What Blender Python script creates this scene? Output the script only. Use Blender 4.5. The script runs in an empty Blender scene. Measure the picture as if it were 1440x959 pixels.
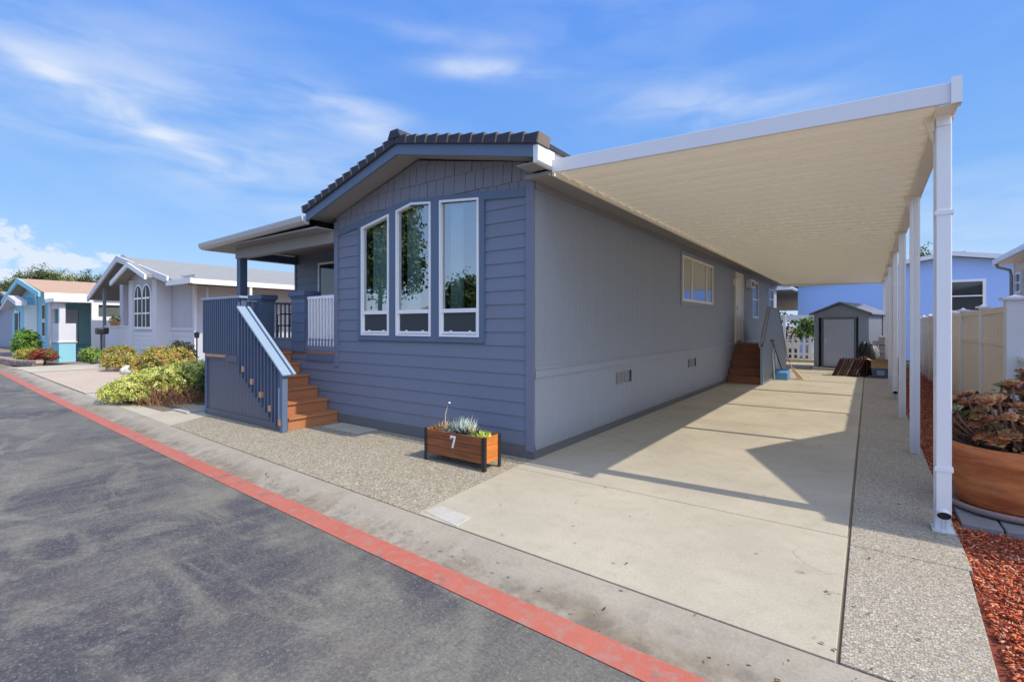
import bpy, bmesh, math, random
import numpy as np
from mathutils import Vector, Matrix, Euler
random.seed(7); NR = np.random.default_rng(7)
C = bpy.context.scene.collection
R = math.radians
S = bpy.context.scene

# ------------------------------------------------------------------ materials
class G:
    def __init__(s, name, rough=.6, metal=0, spec=.5):
        s.m = bpy.data.materials.new(name); s.m.use_nodes = True
        s.t = s.m.node_tree; s.n = s.t.nodes; s.l = s.t.links
        s.b = s.n['Principled BSDF']; s.b.inputs['Roughness'].default_value = rough
        s.b.inputs['Metallic'].default_value = metal; s.b.inputs['Specular IOR Level'].default_value = spec
        s.geo = s.n.new('ShaderNodeNewGeometry')
    def pos(s, sx=1, sy=1, sz=1, rz=0):
        mp = s.n.new('ShaderNodeMapping'); mp.inputs['Scale'].default_value = (sx, sy, sz)
        mp.inputs['Rotation'].default_value = (0, 0, rz)
        s.l.new(s.geo.outputs['Position'], mp.inputs['Vector']); return mp.outputs[0]
    def noise(s, scale, detail=4, vec=None, rough=.6, dist=0):
        n = s.n.new('ShaderNodeTexNoise'); n.inputs['Scale'].default_value = scale
        n.inputs['Detail'].default_value = detail; n.inputs['Roughness'].default_value = rough
        n.inputs['Distortion'].default_value = dist
        s.l.new(vec or s.geo.outputs['Position'], n.inputs['Vector']); return n.outputs['Fac']
    def vor(s, scale, out='Distance', vec=None, feature='F1'):
        n = s.n.new('ShaderNodeTexVoronoi'); n.feature = feature; n.inputs['Scale'].default_value = scale
        s.l.new(vec or s.geo.outputs['Position'], n.inputs['Vector']); return n.outputs[out]
    def ramp(s, fac, stops):
        r = s.n.new('ShaderNodeValToRGB'); e = r.color_ramp.elements
        while len(e) < len(stops): e.new(.5)
        for k, (p, c) in enumerate(stops):
            e[k].position = p; e[k].color = (c, c, c, 1) if isinstance(c, (int, float)) else (*c, 1)
        s.l.new(fac, r.inputs[0]); return r.outputs[0]
    def mix(s, a, b, fac, mode='MIX'):
        m = s.n.new('ShaderNodeMix'); m.data_type = 'RGBA'; m.blend_type = mode
        for v, k in ((fac, 0), (a, 6), (b, 7)):
            if hasattr(v, 'links') or hasattr(v, 'is_linked'): s.l.new(v, m.inputs[k])
            elif k == 0: m.inputs[0].default_value = v
            else: m.inputs[k].default_value = (v, v, v, 1) if isinstance(v, (int, float)) else (*v, 1)
        return m.outputs[2]
    def math(s, op, a, b=0):
        m = s.n.new('ShaderNodeMath'); m.operation = op
        for k, v in enumerate((a, b)):
            if hasattr(v, 'is_linked'): s.l.new(v, m.inputs[k])
            else: m.inputs[k].default_value = v
        return m.outputs[0]
    def col(s, c):
        if hasattr(c, 'is_linked'): s.l.new(c, s.b.inputs['Base Color'])
        else: s.b.inputs['Base Color'].default_value = (*c, 1)
        return s
    def bump(s, h, dist=.01, strength=.5):
        b = s.n.new('ShaderNodeBump'); b.inputs['Strength'].default_value = strength
        b.inputs['Distance'].default_value = dist
        s.l.new(h, b.inputs['Height']); s.l.new(b.outputs[0], s.b.inputs['Normal']); return s

def dim(c, k): return tuple(v * k for v in c)
def paint(name, c, rough=.5, var=.12, bs=60, bd=.0015, grime=0., streak=.2):
    g = G(name, rough)
    n = g.noise(1.3, 5); n2 = g.noise(40, 3, g.pos(1, 1, .2))
    a = g.mix(dim(c, 1 - var), dim(c, 1 + var), n)
    a = g.mix(a, dim(c, .8), g.ramp(n2, [(.5, 0), (.8, streak)]))
    if grime:
        sp = g.n.new('ShaderNodeSeparateXYZ'); g.l.new(g.geo.outputs['Position'], sp.inputs[0])
        z = g.ramp(sp.outputs[2], [(0, 1), (.35, 0)])
        a = g.mix(a, (.16, .14, .11), g.math('MULTIPLY', g.math('MULTIPLY', z, n2), grime))
    g.col(a); g.bump(g.noise(bs, 3), bd, .4); return g.m

BLUE = (.182, .205, .268); GREY = (.20, .215, .25); TRIM = (.112, .155, .235)
M = {}
M['siding'] = paint('siding_blue', BLUE, .55, .08, 90, .001, .5)
M['shake'] = paint('shingle_blue', (.22, .225, .27), .6, .1, 90, .001)
M['trim'] = paint('trim_blue', TRIM, .5, .08)
M['sidewall'] = paint('side_wall_grey', (.315, .345, .39), .6, .05, 120, .001, .8)
M['soffit'] = paint('soffit_grey', (.30, .29, .285), .6, .06)
M['trimdark'] = paint('skirt_trim', (.12, .13, .15), .6, .15, 50, .001, 1)
M['white'] = paint('white_paint', (.78, .77, .78), .35, .03, 30, .0003, 0, .05)
M['whitev'] = paint('white_vinyl', (.86, .855, .85), .3, .03, 30, .0002, .5, .05)
M['cream'] = paint('cream_enamel', (.93, .85, .68), .4, .03, 20, .0002, 0, .04)
M['lightblue'] = paint('rail_cap_light', (.29, .38, .47), .4, .06)
M['navy'] = paint('rail_navy', (.082, .115, .19), .45, .1)
M['panelnavy'] = paint('stair_panel_navy', (.12, .125, .165), .5, .08, 60, .001, .6)
M['black'] = paint('black_metal', (.02, .02, .022), .4, .1)
M['lavender'] = paint('lavender_paint', (.50, .49, .54), .6, .04, 30, .001)
M['lavlight'] = paint('lavender_light', (.66, .65, .68), .6, .04, 30, .001)
M['beige'] = paint('beige_paint', (.60, .54, .50), .6, .05, 30, .001)
M['vinylbeige'] = paint('fence_beige', (.84, .75, .60), .5, .08, 20, .001, 1)
M['teal'] = paint('teal_paint', (.28, .60, .70), .6, .05, 30, .001)
M['tealdeep'] = paint('teal_deep', (.34, .60, .62), .6, .05, 30, .001)
M['bluehouse'] = paint('periwinkle_paint', (.38, .56, .93), .6, .04, 30, .001)
M['greyhouse'] = paint('grey_house_paint', (.28, .31, .42), .6, .05, 30, .001)
M['shedgrey'] = paint('shed_grey', (.35, .42, .54), .5, .06, 30, .001, .6)
M['sheddoor'] = paint('shed_door_grey', (.50, .58, .73), .45, .05, 30, .001, .6)
M['sheddark'] = paint('shed_dark', (.19, .20, .24), .5, .06)
M['dustblue'] = paint('blue_plastic', (.12, .32, .60), .35, .04)
M['bluebin'] = paint('bin_blue_grey', (.10, .14, .24), .3, .1)
M['card'] = paint('cardboard', (.50, .34, .17), .8, .12)
M['brownwall'] = paint('brown_stone', (.36, .27, .22), .8, .3, 20, .01)
M['stone'] = paint('white_stone', (.62, .58, .52), .8, .2, 15, .01)
M['soil'] = paint('soil_dark', (.06, .035, .022), .95, .5, 60, .02)
M['doorcream'] = paint('door_cream', (.90, .82, .64), .4, .03)
M['bark'] = paint('bark', (.10, .065, .04), .9, .3, 25, .02)
M['aluminium'] = paint('aluminium', (.5, .5, .5), .35, .05)
M['interior'] = paint('dark_interior', (.035, .035, .035), .9, .1)
M['brownblind'] = paint('brown_blind', (.34, .22, .12), .6, .1)
M['curtain'] = paint('teal_curtain', (.72, .95, .90), .8, .05)
M['palecurtain'] = paint('pale_blind', (.5, .5, .48), .8, .05)

def concrete(name, c, sc=1., speck=.5, stain=.5, agg=0.):
    g = G(name, .85, spec=.3)
    n = g.noise(.9, 8, rough=.65); n2 = g.noise(7, 6, rough=.7); n3 = g.noise(220, 2)
    a = g.mix(dim(c, .84), dim(c, 1.12), g.ramp(n, [(.3, 0), (.7, 1)]))
    a = g.mix(a, dim(c, .70), g.math('MULTIPLY', g.ramp(n2, [(.5, 0), (.78, 1)]), stain))
    a = g.mix(a, 0.12, g.math('MULTIPLY', g.ramp(n3, [(.60, 0), (.75, 1)]), speck))
    wn = g.noise(2.2, 3, rough=.5, dist=1.)
    a = g.mix(a, (.26, .17, .08), g.math('MULTIPLY', g.ramp(wn, [(.62, 0), (.80, 1)]), stain * .45))
    pt = g.ramp(g.vor(2.6), [(.02, 1), (.05, 0)])
    a = g.mix(a, .08, g.math('MULTIPLY', pt, .55))
    fg = g.noise(60, 5, rough=.8); a = g.mix(a, dim(c, .62), g.ramp(fg, [(.50, 0), (.72, .6)])); a = g.mix(a, dim(c, 1.3), g.ramp(fg, [(.28, .55), (.46, 0)]))
    st2 = g.noise(1.1, 4, g.pos(1, .25, 1), .6); a = g.mix(a, dim(c, .72), g.ramp(st2, [(.56, 0), (.75, .45)]))
    if not agg:
        wv = g.n.new('ShaderNodeVectorMath'); wv.operation = 'ADD'; ns = g.n.new('ShaderNodeTexNoise'); ns.inputs['Scale'].default_value = 2.5; ns.inputs['Detail'].default_value = 5
        g.l.new(g.geo.outputs['Position'], ns.inputs['Vector']); g.l.new(g.geo.outputs['Position'], wv.inputs[0]); g.l.new(ns.outputs['Color'], wv.inputs[1])
        ed = g.vor(.55, 'Distance', wv.outputs[0], 'DISTANCE_TO_EDGE'); ck = g.math('MULTIPLY', g.ramp(ed, [(.0015, 1), (.004, 0)]), g.ramp(g.noise(.5, 2), [(.52, 0), (.56, .7)]))
        a = g.mix(a, .10, ck)
    if name.startswith('kerb'):
        sp = g.n.new('ShaderNodeSeparateXYZ'); g.l.new(g.geo.outputs['Position'], sp.inputs[0])
        low = g.ramp(g.math('ADD', g.math('MULTIPLY', sp.outputs[2], 10), 1), [(.38, 1), (.85, 0)])
        dn = g.noise(1.1, 6, rough=.7); a = g.mix(a, (.17, .115, .055), g.math('MULTIPLY', low, g.ramp(dn, [(.45, .1), (.62, .85)])))
        a = g.mix(a, (.13, .12, .11), g.math('MULTIPLY', low, g.ramp(n2, [(.45, 0), (.65, .6)])))
    h = g.mix(n3, n2, .5)
    if agg:
        v = g.vor(agg, 'Color'); hs = g.n.new('ShaderNodeSeparateColor'); g.l.new(v, hs.inputs[0])
        pc = g.ramp(hs.outputs[0], [(0, (.14, .12, .10)), (.3, dim(c, .8)), (.55, (.42, .40, .37)), (.8, (.50, .41, .27)), (1, (.68, .60, .46))])
        d = g.vor(agg, 'Distance'); e = g.ramp(d, [(.40, 0), (.75, 1)])
        a2 = g.mix(pc, dim(c, .55), e); a = g.mix(a, a2, .80)
        h = g.math('SUBTRACT', 1, e); g.bump(h, .004, .55)
    else: g.bump(h, .002, .5)
    g.col(a); return g.m
M['drive'] = concrete('driveway_concrete', (.475, .415, .30))
M['kerb'] = concrete('kerb_concrete', (.39, .335, .25), stain=.9)
M['aggstrip'] = concrete('aggregate_concrete', (.47, .40, .285), agg=92)
M['gravel'] = concrete('gravel_aggregate', (.42, .35, .215), agg=66, stain=.3)
M['pink'] = concrete('pink_gravel', (.80, .60, .42), agg=60, stain=.1)
M['path'] = concrete('path_concrete', (.53, .465, .34))
M['lid'] = concrete('lid_concrete', (.52, .48, .40), stain=.9)
M['paver'] = concrete('paver_grey', (.26, .25, .25))

def asphalt():
    g = G('asphalt', .82, spec=.3)
    big = g.noise(.45, 5, g.pos(1, 1, 1, .6), .6, 1.2)
    st1 = g.noise(1, 7, g.pos(6.5, 1.1, 1, -.15), .72, .5)
    arcs = g.noise(.8, 6, g.pos(.8, 1.8, 1, .9), .65, 2.2)
    f2 = g.noise(52, 8, rough=.9); f3 = g.noise(13, 8, g.pos(1.6, .8, 1), .85)
    a = g.mix((.066, .062, .066), (.150, .137, .112), g.ramp(big, [(.40, 0), (.58, 1)]))
    a = g.mix(a, (.245, .225, .165), g.math('MULTIPLY', g.ramp(arcs, [(.50, 0), (.62, 1)]), .48))
    a = g.mix(a, (.26, .24, .19), g.ramp(st1, [(.50, 0), (.72, .38)]))
    a = g.mix(a, (.055, .053, .066), g.ramp(st1, [(.28, .50), (.47, 0)]))
    a = g.mix(a, (.30, .275, .225), g.ramp(f3, [(.52, 0), (.72, .28)]))
    a = g.mix(a, (.05, .048, .055), g.ramp(f3, [(.30, .30), (.47, 0)]))
    a = g.mix(a, (.42, .385, .32), g.ramp(f2, [(.51, 0), (.62, .34)]))
    a = g.mix(a, .035, g.ramp(f2, [(.38, .48), (.49, 0)]))
    v = g.vor(160, 'Color'); hs = g.n.new('ShaderNodeSeparateColor'); g.l.new(v, hs.inputs[0])
    a = g.mix(a, (.45, .41, .34), g.ramp(hs.outputs[0], [(.975, 0), (.995, .4)]))
    dirt = g.noise(.55, 5, rough=.6); a = g.mix(a, (.24, .17, .12), g.ramp(dirt, [(.58, 0), (.74, .4)]))
    oil = g.ramp(g.noise(1.7, 3, rough=.45), [(.68, 0), (.78, .5)]); a = g.mix(a, .05, oil)
    g.col(a); g.bump(g.mix(f2, f3, .4), .006, .8); return g.m
M['asphalt'] = asphalt()
def redpaint():
    g = G('red_kerb_paint', .75, spec=.3)
    w = g.noise(14, 8, rough=.75); f = g.noise(150, 3)
    a = g.mix((.44, .105, .065), (.52, .17, .115), g.noise(2.4, 4))
    a = g.mix(a, (.36, .22, .17), g.ramp(w, [(.50, 0), (.64, .85)]))
    a = g.mix(a, (.16, .14, .12), g.ramp(g.noise(3.2, 7, None, .75), [(.58, 0), (.68, .8)]))
    a = g.mix(a, (.12, .08, .07), g.ramp(f, [(.58, 0), (.72, .6)]))
    g.col(a); g.bump(f, .002, .6); return g.m
M['red'] = redpaint()
def ground():
    g = G('ground_earth', .95)
    g.col(g.mix((.20, .15, .10), (.30, .24, .17), g.noise(.6, 6))); g.bump(g.noise(30, 5), .02, .6); return g.m
M['earth'] = ground()
def wood(name, c, ax=0, dark=.5):
    g = G(name, .55)
    sc = [22, 22, 22]; sc[ax] = 1.6
    w = g.noise(1, 6, g.pos(*sc), .7, .6); b = g.noise(3, 3)
    a = g.mix(dim(c, 1.15), dim(c, dark), g.ramp(w, [(.35, 0), (.7, 1)]))
    a = g.mix(a, dim(c, 1.35), g.math('MULTIPLY', g.ramp(b, [(.4, 0), (.7, 1)]), .35))
    g.col(a); g.bump(w, .002, .5); return g.m
M['deckwood'] = wood('composite_step', (.42, .17, .07), 1, .85)
M['deckedge'] = wood('step_nosing', (.52, .30, .17), 1, .8)
M['cedar'] = wood('stained_cedar', (.27, .085, .024), 0, .35)
M['cedarlit'] = wood('stained_cedar_lit', (.62, .20, .035), 1, .6)  # brighter copy of the cedar, sunlight put into the end boards' colour
def terra():
    g = G('terracotta', .6)
    w = g.noise(2.6, 7, g.pos(1, 1, 5), .7)
    tw = g.mix((.44, .10, .028), (.80, .27, .085), g.ramp(w, [(.35, 0), (.65, 1)])); g.col(g.mix(tw, (.50, .36, .27), g.ramp(g.noise(5, 7, None, .75), [(.60, 0), (.72, .4)]))); g.bump(g.noise(8, 4, g.pos(1, 1, 14)), .004, .5); return g.m
M['terra'] = terra()
def rooftile():
    g = G('concrete_roof_tile', .8)
    n = g.noise(9, 5)
    g.col(g.mix((.024, .028, .042), (.055, .058, .074), n)); g.bump(g.noise(60, 4), .005, .6); return g.m
M['tile'] = rooftile()
M['tileedge'] = paint('tile_edge_tan', (.20, .16, .13), .85, .15)
def shingleroof(name, a, b):
    g = G(name, .9)
    br = g.n.new('ShaderNodeTexBrick'); br.inputs['Scale'].default_value = 3.2
    br.inputs['Color1'].default_value = (*a, 1); br.inputs['Color2'].default_value = (*b, 1)
    br.inputs['Mortar'].default_value = (*dim(a, .75), 1); br.inputs['Mortar Size'].default_value = .012
    g.l.new(g.pos(1, 1, 1, R(90)), br.inputs['Vector'])
    g.col(g.mix(br.outputs[0], dim(b, 1.1), g.math('MULTIPLY', g.noise(.7, 5), .5))); return g.m
M['roofgrey'] = shingleroof('shingle_roof_grey', (.25, .245, .225), (.31, .30, .27))
M['rooftan'] = shingleroof('shingle_roof_tan', (.40, .25, .15), (.52, .34, .22))
M['roofdark'] = shingleroof('shingle_roof_dark', (.22, .21, .21), (.30, .29, .28))
M['claytile'] = paint('clay_tile', (.085, .035, .028), .8, .5, 40, .006)
M['blockgrey'] = paint('block_grey', (.46, .44, .42), .9, .3, 40, .006)
def wrap():
    g = G('plastic_wrap', .25)
    g.col(g.mix((.22, .23, .22), (.40, .40, .38), g.noise(9, 5, g.pos(1, 1, 3)))); g.bump(g.noise(14, 5, None, .7, 1), .03, .8); return g.m
M['wrap'] = wrap()
M['bag'] = paint('black_bag', (.018, .018, .02), .35, .2, 12, .03)
def glass():
    g = G('window_glass', .02)
    n = g.n; l = g.l
    gl = n.new('ShaderNodeBsdfGlossy'); gl.inputs['Roughness'].default_value = .01; gl.inputs['Color'].default_value = (.95, .97, 1, 1)
    tr = n.new('ShaderNodeBsdfTransparent'); tr.inputs['Color'].default_value = (.84, .92, .90, 1)
    fr = n.new('ShaderNodeFresnel'); fr.inputs['IOR'].default_value = 1.9
    mx = n.new('ShaderNodeMixShader'); l.new(g.ramp(fr.outputs[0], [(.0, .30), (.3, .52), (1, 1)]), mx.inputs[0])
    bp = n.new('ShaderNodeBump'); bp.inputs['Strength'].default_value = .05; bp.inputs['Distance'].default_value = .02
    l.new(g.noise(1.6, 2), bp.inputs['Height']); l.new(bp.outputs[0], gl.inputs['Normal'])
    l.new(tr.outputs[0], mx.inputs[1]); l.new(gl.outputs[0], mx.inputs[2])
    l.new(mx.outputs[0], n['Material Output'].inputs[0]); return g.m
M['glass'] = glass()
def darkglass():
    g = G('dark_window', .05, spec=.9); g.col((.03, .035, .035))
    g.bump(g.noise(1.5, 2), .01, .1); return g.m
M['darkglass'] = darkglass()
M['farglass'] = paint('far_window', (.035, .042, .04), .6, .2)
def screenmat():
    g = G('window_screen', .5, spec=.4); g.col((.045, .05, .055)); return g.m
M['screen'] = screenmat()
def leafmat(name, k=1.):
    g = G(name, .55, spec=.3)
    a = g.n.new('ShaderNodeAttribute'); a.attribute_name = 'Col'
    c = g.mix(a.outputs[0], (k, k, k), 1., 'MULTIPLY')
    g.col(c)
    tl = g.n.new('ShaderNodeBsdfTranslucent'); g.l.new(c, tl.inputs[0])
    mx = g.n.new('ShaderNodeMixShader'); mx.inputs[0].default_value = .22
    g.l.new(g.b.outputs[0], mx.inputs[1]); g.l.new(tl.outputs[0], mx.inputs[2])
    g.l.new(mx.outputs[0], g.n['Material Output'].inputs[0]); return g.m
M['leaf'] = leafmat('leaf')
def colmat(name, rough=.7):
    g = G(name, rough); a = g.n.new('ShaderNodeAttribute'); a.attribute_name = 'Col'; g.col(a.outputs[0]); return g.m
M['chip'] = colmat('vertex_colour_matte', .8)
M['flesh'] = colmat('succulent_leaf', .45)

# ------------------------------------------------------------------ object helpers
WL = {}
def tag(o, label=None, cat=None, group=None, kind=None):
    if label: o['label'] = label
    if cat: o['category'] = cat
    if group: o['group'] = group
    if kind: o['kind'] = kind
    return o
def thing(name, label, cat, loc=(0, 0, 0), rz=0, group=None):
    o = bpy.data.objects.new(name, None); C.objects.link(o)
    o.location = loc; o.rotation_euler = (0, 0, rz); o.empty_display_size = .2
    WL[o.name] = Vector(loc) if rz == 0 else None
    return tag(o, label, cat, group)
class MB:
    def __init__(s): s.v = []; s.f = []
    def add(s, vs, fs):
        b = len(s.v); s.v += [tuple(v) for v in vs]; s.f += [tuple(i + b for i in f) for f in fs]; return s
    def box(s, x0, x1, y0, y1, z0, z1):
        return s.add([(x0,y0,z0),(x1,y0,z0),(x1,y1,z0),(x0,y1,z0),(x0,y0,z1),(x1,y0,z1),(x1,y1,z1),(x0,y1,z1)],
                     [(0,3,2,1),(4,5,6,7),(0,1,5,4),(1,2,6,5),(2,3,7,6),(3,0,4,7)])
    def prism(s, poly, axis, a, b):
        # poly: list of 2-D points; axis: 'x','y','z' extruded from a to b
        def p(q, w):
            return {'y': (q[0], w, q[1]), 'x': (w, q[0], q[1]), 'z': (q[0], q[1], w)}[axis]
        n = len(poly)
        return s.add([p(q, a) for q in poly] + [p(q, b) for q in poly],
                     [tuple(range(n)), tuple(range(2*n-1, n-1, -1))] + [(i, i+n, (i+1) % n + n, (i+1) % n) for i in range(n)])
    def bar(s, p, q, w, h=None, up=(0, 0, 1)):
        h = h or w; p = Vector(p); q = Vector(q); d = (q-p).normalized(); u = Vector(up)
        if abs(d.dot(u)) > .98: u = Vector((0, 1, 0))
        r = d.cross(u).normalized(); u = r.cross(d)
        vs = [e + r*a*w/2 + u*b*h/2 for e in (p, q) for a, b in ((-1,-1),(1,-1),(1,1),(-1,1))]
        return s.add(vs, [(0,3,2,1),(4,5,6,7),(0,1,5,4),(1,2,6,5),(2,3,7,6),(3,0,4,7)])
    def tube(s, pts, rs, n=8, cap=True):
        pts = [Vector(p) for p in pts]; k = len(pts)
        if not hasattr(rs, '__len__'): rs = [rs]*k
        vs = []
        for i, p in enumerate(pts):
            d = (pts[min(i+1, k-1)] - pts[max(i-1, 0)]).normalized()
            u = Vector((0, 0, 1)) if abs(d.z) < .9 else Vector((1, 0, 0))
            a = d.cross(u).normalized(); b = a.cross(d)
            vs += [p + (a*math.cos(t*2*math.pi/n) + b*math.sin(t*2*math.pi/n))*rs[i] for t in range(n)]
        fs = [(i*n+j, i*n+(j+1) % n, (i+1)*n+(j+1) % n, (i+1)*n+j) for i in range(k-1) for j in range(n)]
        if cap: fs += [tuple(range(n-1, -1, -1)), tuple(range((k-1)*n, k*n))]
        return s.add(vs, fs)
    def lathe(s, c, prof, n=48):
        vs = [(c[0]+r*math.cos(2*math.pi*j/n), c[1]+r*math.sin(2*math.pi*j/n), c[2]+z) for r, z in prof for j in range(n)]
        return s.add(vs, [(i*n+j, i*n+(j+1) % n, (i+1)*n+(j+1) % n, (i+1)*n+j) for i in range(len(prof)-1) for j in range(n)])
    def quad(s, *p): return s.add(p, [tuple(range(len(p)))])
    def build(s, name, mat, parent=None, bevel=0, smooth=False, cuts=(), local=False, cols=None):
        me = bpy.data.meshes.new(name)
        off = Vector((0, 0, 0))
        if parent is not None and not local and WL.get(parent.name) is not None: off = WL[parent.name]
        me.from_pydata([(v[0]-off.x, v[1]-off.y, v[2]-off.z) for v in s.v], [], s.f)
        if cuts:
            bm = bmesh.new(); bm.from_mesh(me)
            for co, no in cuts:
                bmesh.ops.bisect_plane(bm, geom=bm.verts[:]+bm.edges[:]+bm.faces[:], plane_co=Vector(co)-off, plane_no=no, clear_outer=True)
            bm.to_mesh(me); bm.free()
        if smooth: me.polygons.foreach_set('use_smooth', [True]*len(me.polygons))
        me.materials.append(mat)
        o = bpy.data.objects.new(name, me); C.objects.link(o)
        if parent is not None: o.parent = parent; WL[o.name] = WL.get(parent.name)
        else: WL[o.name] = None
        if bevel:
            b = o.modifiers.new('bevel', 'BEVEL'); b.width = bevel; b.segments = 2; b.limit_method = 'ANGLE'; b.angle_limit = R(40)
        return o
def dup(root, loc, label=None, rz=None):
    r = root.copy(); C.objects.link(r); r.location = loc
    if rz is not None: r.rotation_euler = (0, 0, rz)
    if label: r['label'] = label
    for ch in list(root.children):
        c = ch.copy(); C.objects.link(c); c.parent = r
        for gch in ch.children:
            d = gch.copy(); C.objects.link(d); d.parent = c
    return r

def npmesh(name, V, F, cols, mat, parent=None, off=(0, 0, 0)):
    """V (n,k,3) one polygon per row, cols (n,3)"""
    n, k, _ = V.shape
    me = bpy.data.meshes.new(name)
    me.vertices.add(n*k); me.vertices.foreach_set('co', (V.reshape(-1, 3) - np.array(off)).astype(np.float32).ravel())
    F = F if F is not None else [list(range(k))]
    fl = np.concatenate([np.array(f) for f in F]); sz = [len(f) for f in F]
    L = (np.arange(n)[:, None]*k + fl[None, :]).ravel()
    me.loops.add(len(L)); me.loops.foreach_set('vertex_index', L.astype(np.int32))
    tot = np.tile(sz, n); st = np.concatenate([[0], np.cumsum(tot)[:-1]])
    me.polygons.add(len(tot)); me.polygons.foreach_set('loop_start', st.astype(np.int32))
    me.update(calc_edges=True); me.validate()
    ca = me.color_attributes.new('Col', 'FLOAT_COLOR', 'POINT')
    cc = np.ones((n, k, 4), np.float32); cc[:, :, :3] = cols[:, None, :]
    ca.data.foreach_set('color', cc.ravel())
    me.materials.append(mat)
    o = bpy.data.objects.new(name, me); C.objects.link(o)
    if parent is not None: o.parent = parent
    return o
def unit(a): return a/np.maximum(np.linalg.norm(a, axis=1, keepdims=True), 1e-6)
def leaves(name, blobs, n, size, pal, parent=None, mat=None, fill=.35, asp=.55, low=-.6, off=(0, 0, 0), clump=1.0, lump_=1.0):
    """blobs (cx,cy,cz,rx,ry,rz); leaf-sized folded quads through the crown"""
    B = np.array(blobs, float); w = B[:, 3]*B[:, 4] + B[:, 3]*B[:, 5]; w /= w.sum()
    # small twig clumps, then leaves round each clump
    nc = max(12, n//14)
    idx = NR.choice(len(B), nc, p=w); d = unit(NR.normal(size=(nc, 3)))
    d[:, 2] = np.where(d[:, 2] < low, -d[:, 2], d[:, 2])
    r = 1 - fill*NR.random(nc)**1.5
    bump = 1 + lump_*(.12*np.sin(7*d[:, 0]+idx)*np.sin(6*d[:, 1]) + .10*NR.normal(size=nc))
    cen = B[idx, :3] + d*B[idx, 3:]*(r*bump)[:, None]
    ci = NR.integers(0, nc, n)
    P = cen[ci] + NR.normal(size=(n, 3))*size*1.25*clump
    nrm = unit(d[ci]*.8 + NR.normal(size=(n, 3))*.75 + np.array([0, 0, .35]))
    t = unit(np.cross(nrm, NR.normal(size=(n, 3)))); b = np.cross(nrm, t)
    s = (size*(.6 + .8*NR.random(n)))[:, None]
    V = np.stack([P - t*s, P - b*s*asp + nrm*s*.12, P + t*s, P + b*s*asp + nrm*s*.12], 1)
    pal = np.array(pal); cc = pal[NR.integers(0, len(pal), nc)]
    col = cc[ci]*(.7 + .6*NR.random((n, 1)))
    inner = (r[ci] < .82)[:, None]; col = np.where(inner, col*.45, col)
    return npmesh(name, V, None, col, mat or M['leaf'], parent, off)

# ------------------------------------------------------------------ terrain & roads
def gz(x):
    t = min(max((-x - 22)/12, 0), 1); return -.38*t*t*(3-2*t)
def K(x): return 2.05 - .0345*x + (.00053*min(x*x, 1600) if x < 0 else 0)
def strip(name, xs, rows, mat, label_kind='structure', thick=0):
    """rows: list of (yfun or float, dz)"""
    mb = MB(); n = len(rows)
    vs = [(x, (f(x) if callable(f) else f), gz(x)+dz) for x in xs for f, dz in rows]
    mb.add(vs, [(i*n+j, (i+1)*n+j, (i+1)*n+j+1, i*n+j+1) for i in range(len(xs)-1) for j in range(n-1)])
    return tag(mb.build(name, mat), kind=label_kind)
XL = [-3000, -400, -120, -60, -48, -40, -36, -34, -32, -30, -28, -26, -24, -22, -16, -10, -6, -3, 0, 3, 8, 40, 120, 400, 3000]
XN = [x for x in XL if -121 < x < 121]
strip('ground', XL, [(-3000, -.10), (-60, -.10), (lambda x: K(x)-9, -.10), (lambda x: K(x)+.2, -.10), (lambda x: K(x)+.62, -.045), (60, -.045), (3000, -.045)], M['earth'])
strip('road', XN, [(lambda x: K(x)-8.2, -.058), (lambda x: K(x)-4, -.03), (lambda x: K(x)+.02, -.058)], M['asphalt'])
strip('kerb_paint_stripe', [-120, -40, -34, -28, -24, -22, -16, -10, -6, -3, 0, 3, 40], [(lambda x: K(x)-.005, -.053), (lambda x: K(x)+.17, -.050)], M['red'])
strip('kerb', [-120, -40, -34, -28, -24, -22, -16, -10, -6, -3, 0, 3, 40],
      [(lambda x: K(x)+.17, -.050), (lambda x: K(x)+.18, -.060), (lambda x: K(x)+.27, -.056), (lambda x: K(x)+.36, -.030), (lambda x: K(x)+.47, -.006), (lambda x: K(x)+.557, .0), (lambda x: K(x)+.564, -.04)], M['kerb'])
strip('far_kerb', [-120, -34, -22, -10, 0, 40], [(lambda x: K(x)-8.9, -.02), (lambda x: K(x)-8.5, .0), (lambda x: K(x)-8.3, -.05), (lambda x: K(x)-8.15, -.05)], M['kerb'])
strip('far_lawn', [-120, -34, -22, -10, 0, 40], [(-60, -.09), (lambda x: K(x)-8.9, -.02)], M['earth'])

def slab(poly, z, mb, t=.1, gap=.005):
    cx = sum(p[0] for p in poly)/len(poly); cy = sum(p[1] for p in poly)/len(poly)
    q = [(x + gap*(1 if x < cx else -1), y + gap*(1 if y < cy else -1)) for x, y in poly]
    mb.prism(q, 'z', z-t, z)
mb = MB(); E1 = lambda x: K(x)+.572
js = [4.22, 8.15, 12.05, 15.95, 19.85, 25.5]
slab([(-2.93, E1(-2.93)), (-.116, E1(-.116)), (-.116, 4.22), (-3.05, 4.22)], 0, mb)
slab([(-3.05, 4.22), (-.12, 4.22), (-.12, 8.15), (-3.05, 8.15)], 0, mb)
for a, b in zip(js[1:], js[2:]): slab([(-3.05, a), (-.12, a), (-.12, b), (-3.05, b)], 0, mb)
tag(mb.build('driveway', M['drive'], bevel=.004), kind='structure')
mb = MB(); js2 = [4.08, 8.1, 12.0, 15.9, 19.9, 25.5]
slab([(-.11, E1(-.11)), (.44, E1(.44)), (.50, 4.08), (-.11, 4.08)], .002, mb)
for a, b in zip(js2, js2[1:]): slab([(-.11, a), (.52, a), (.52, b), (-.11, b)], .002, mb)
tag(mb.build('driveway_border', M['aggstrip'], bevel=.004), kind='structure')
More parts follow.
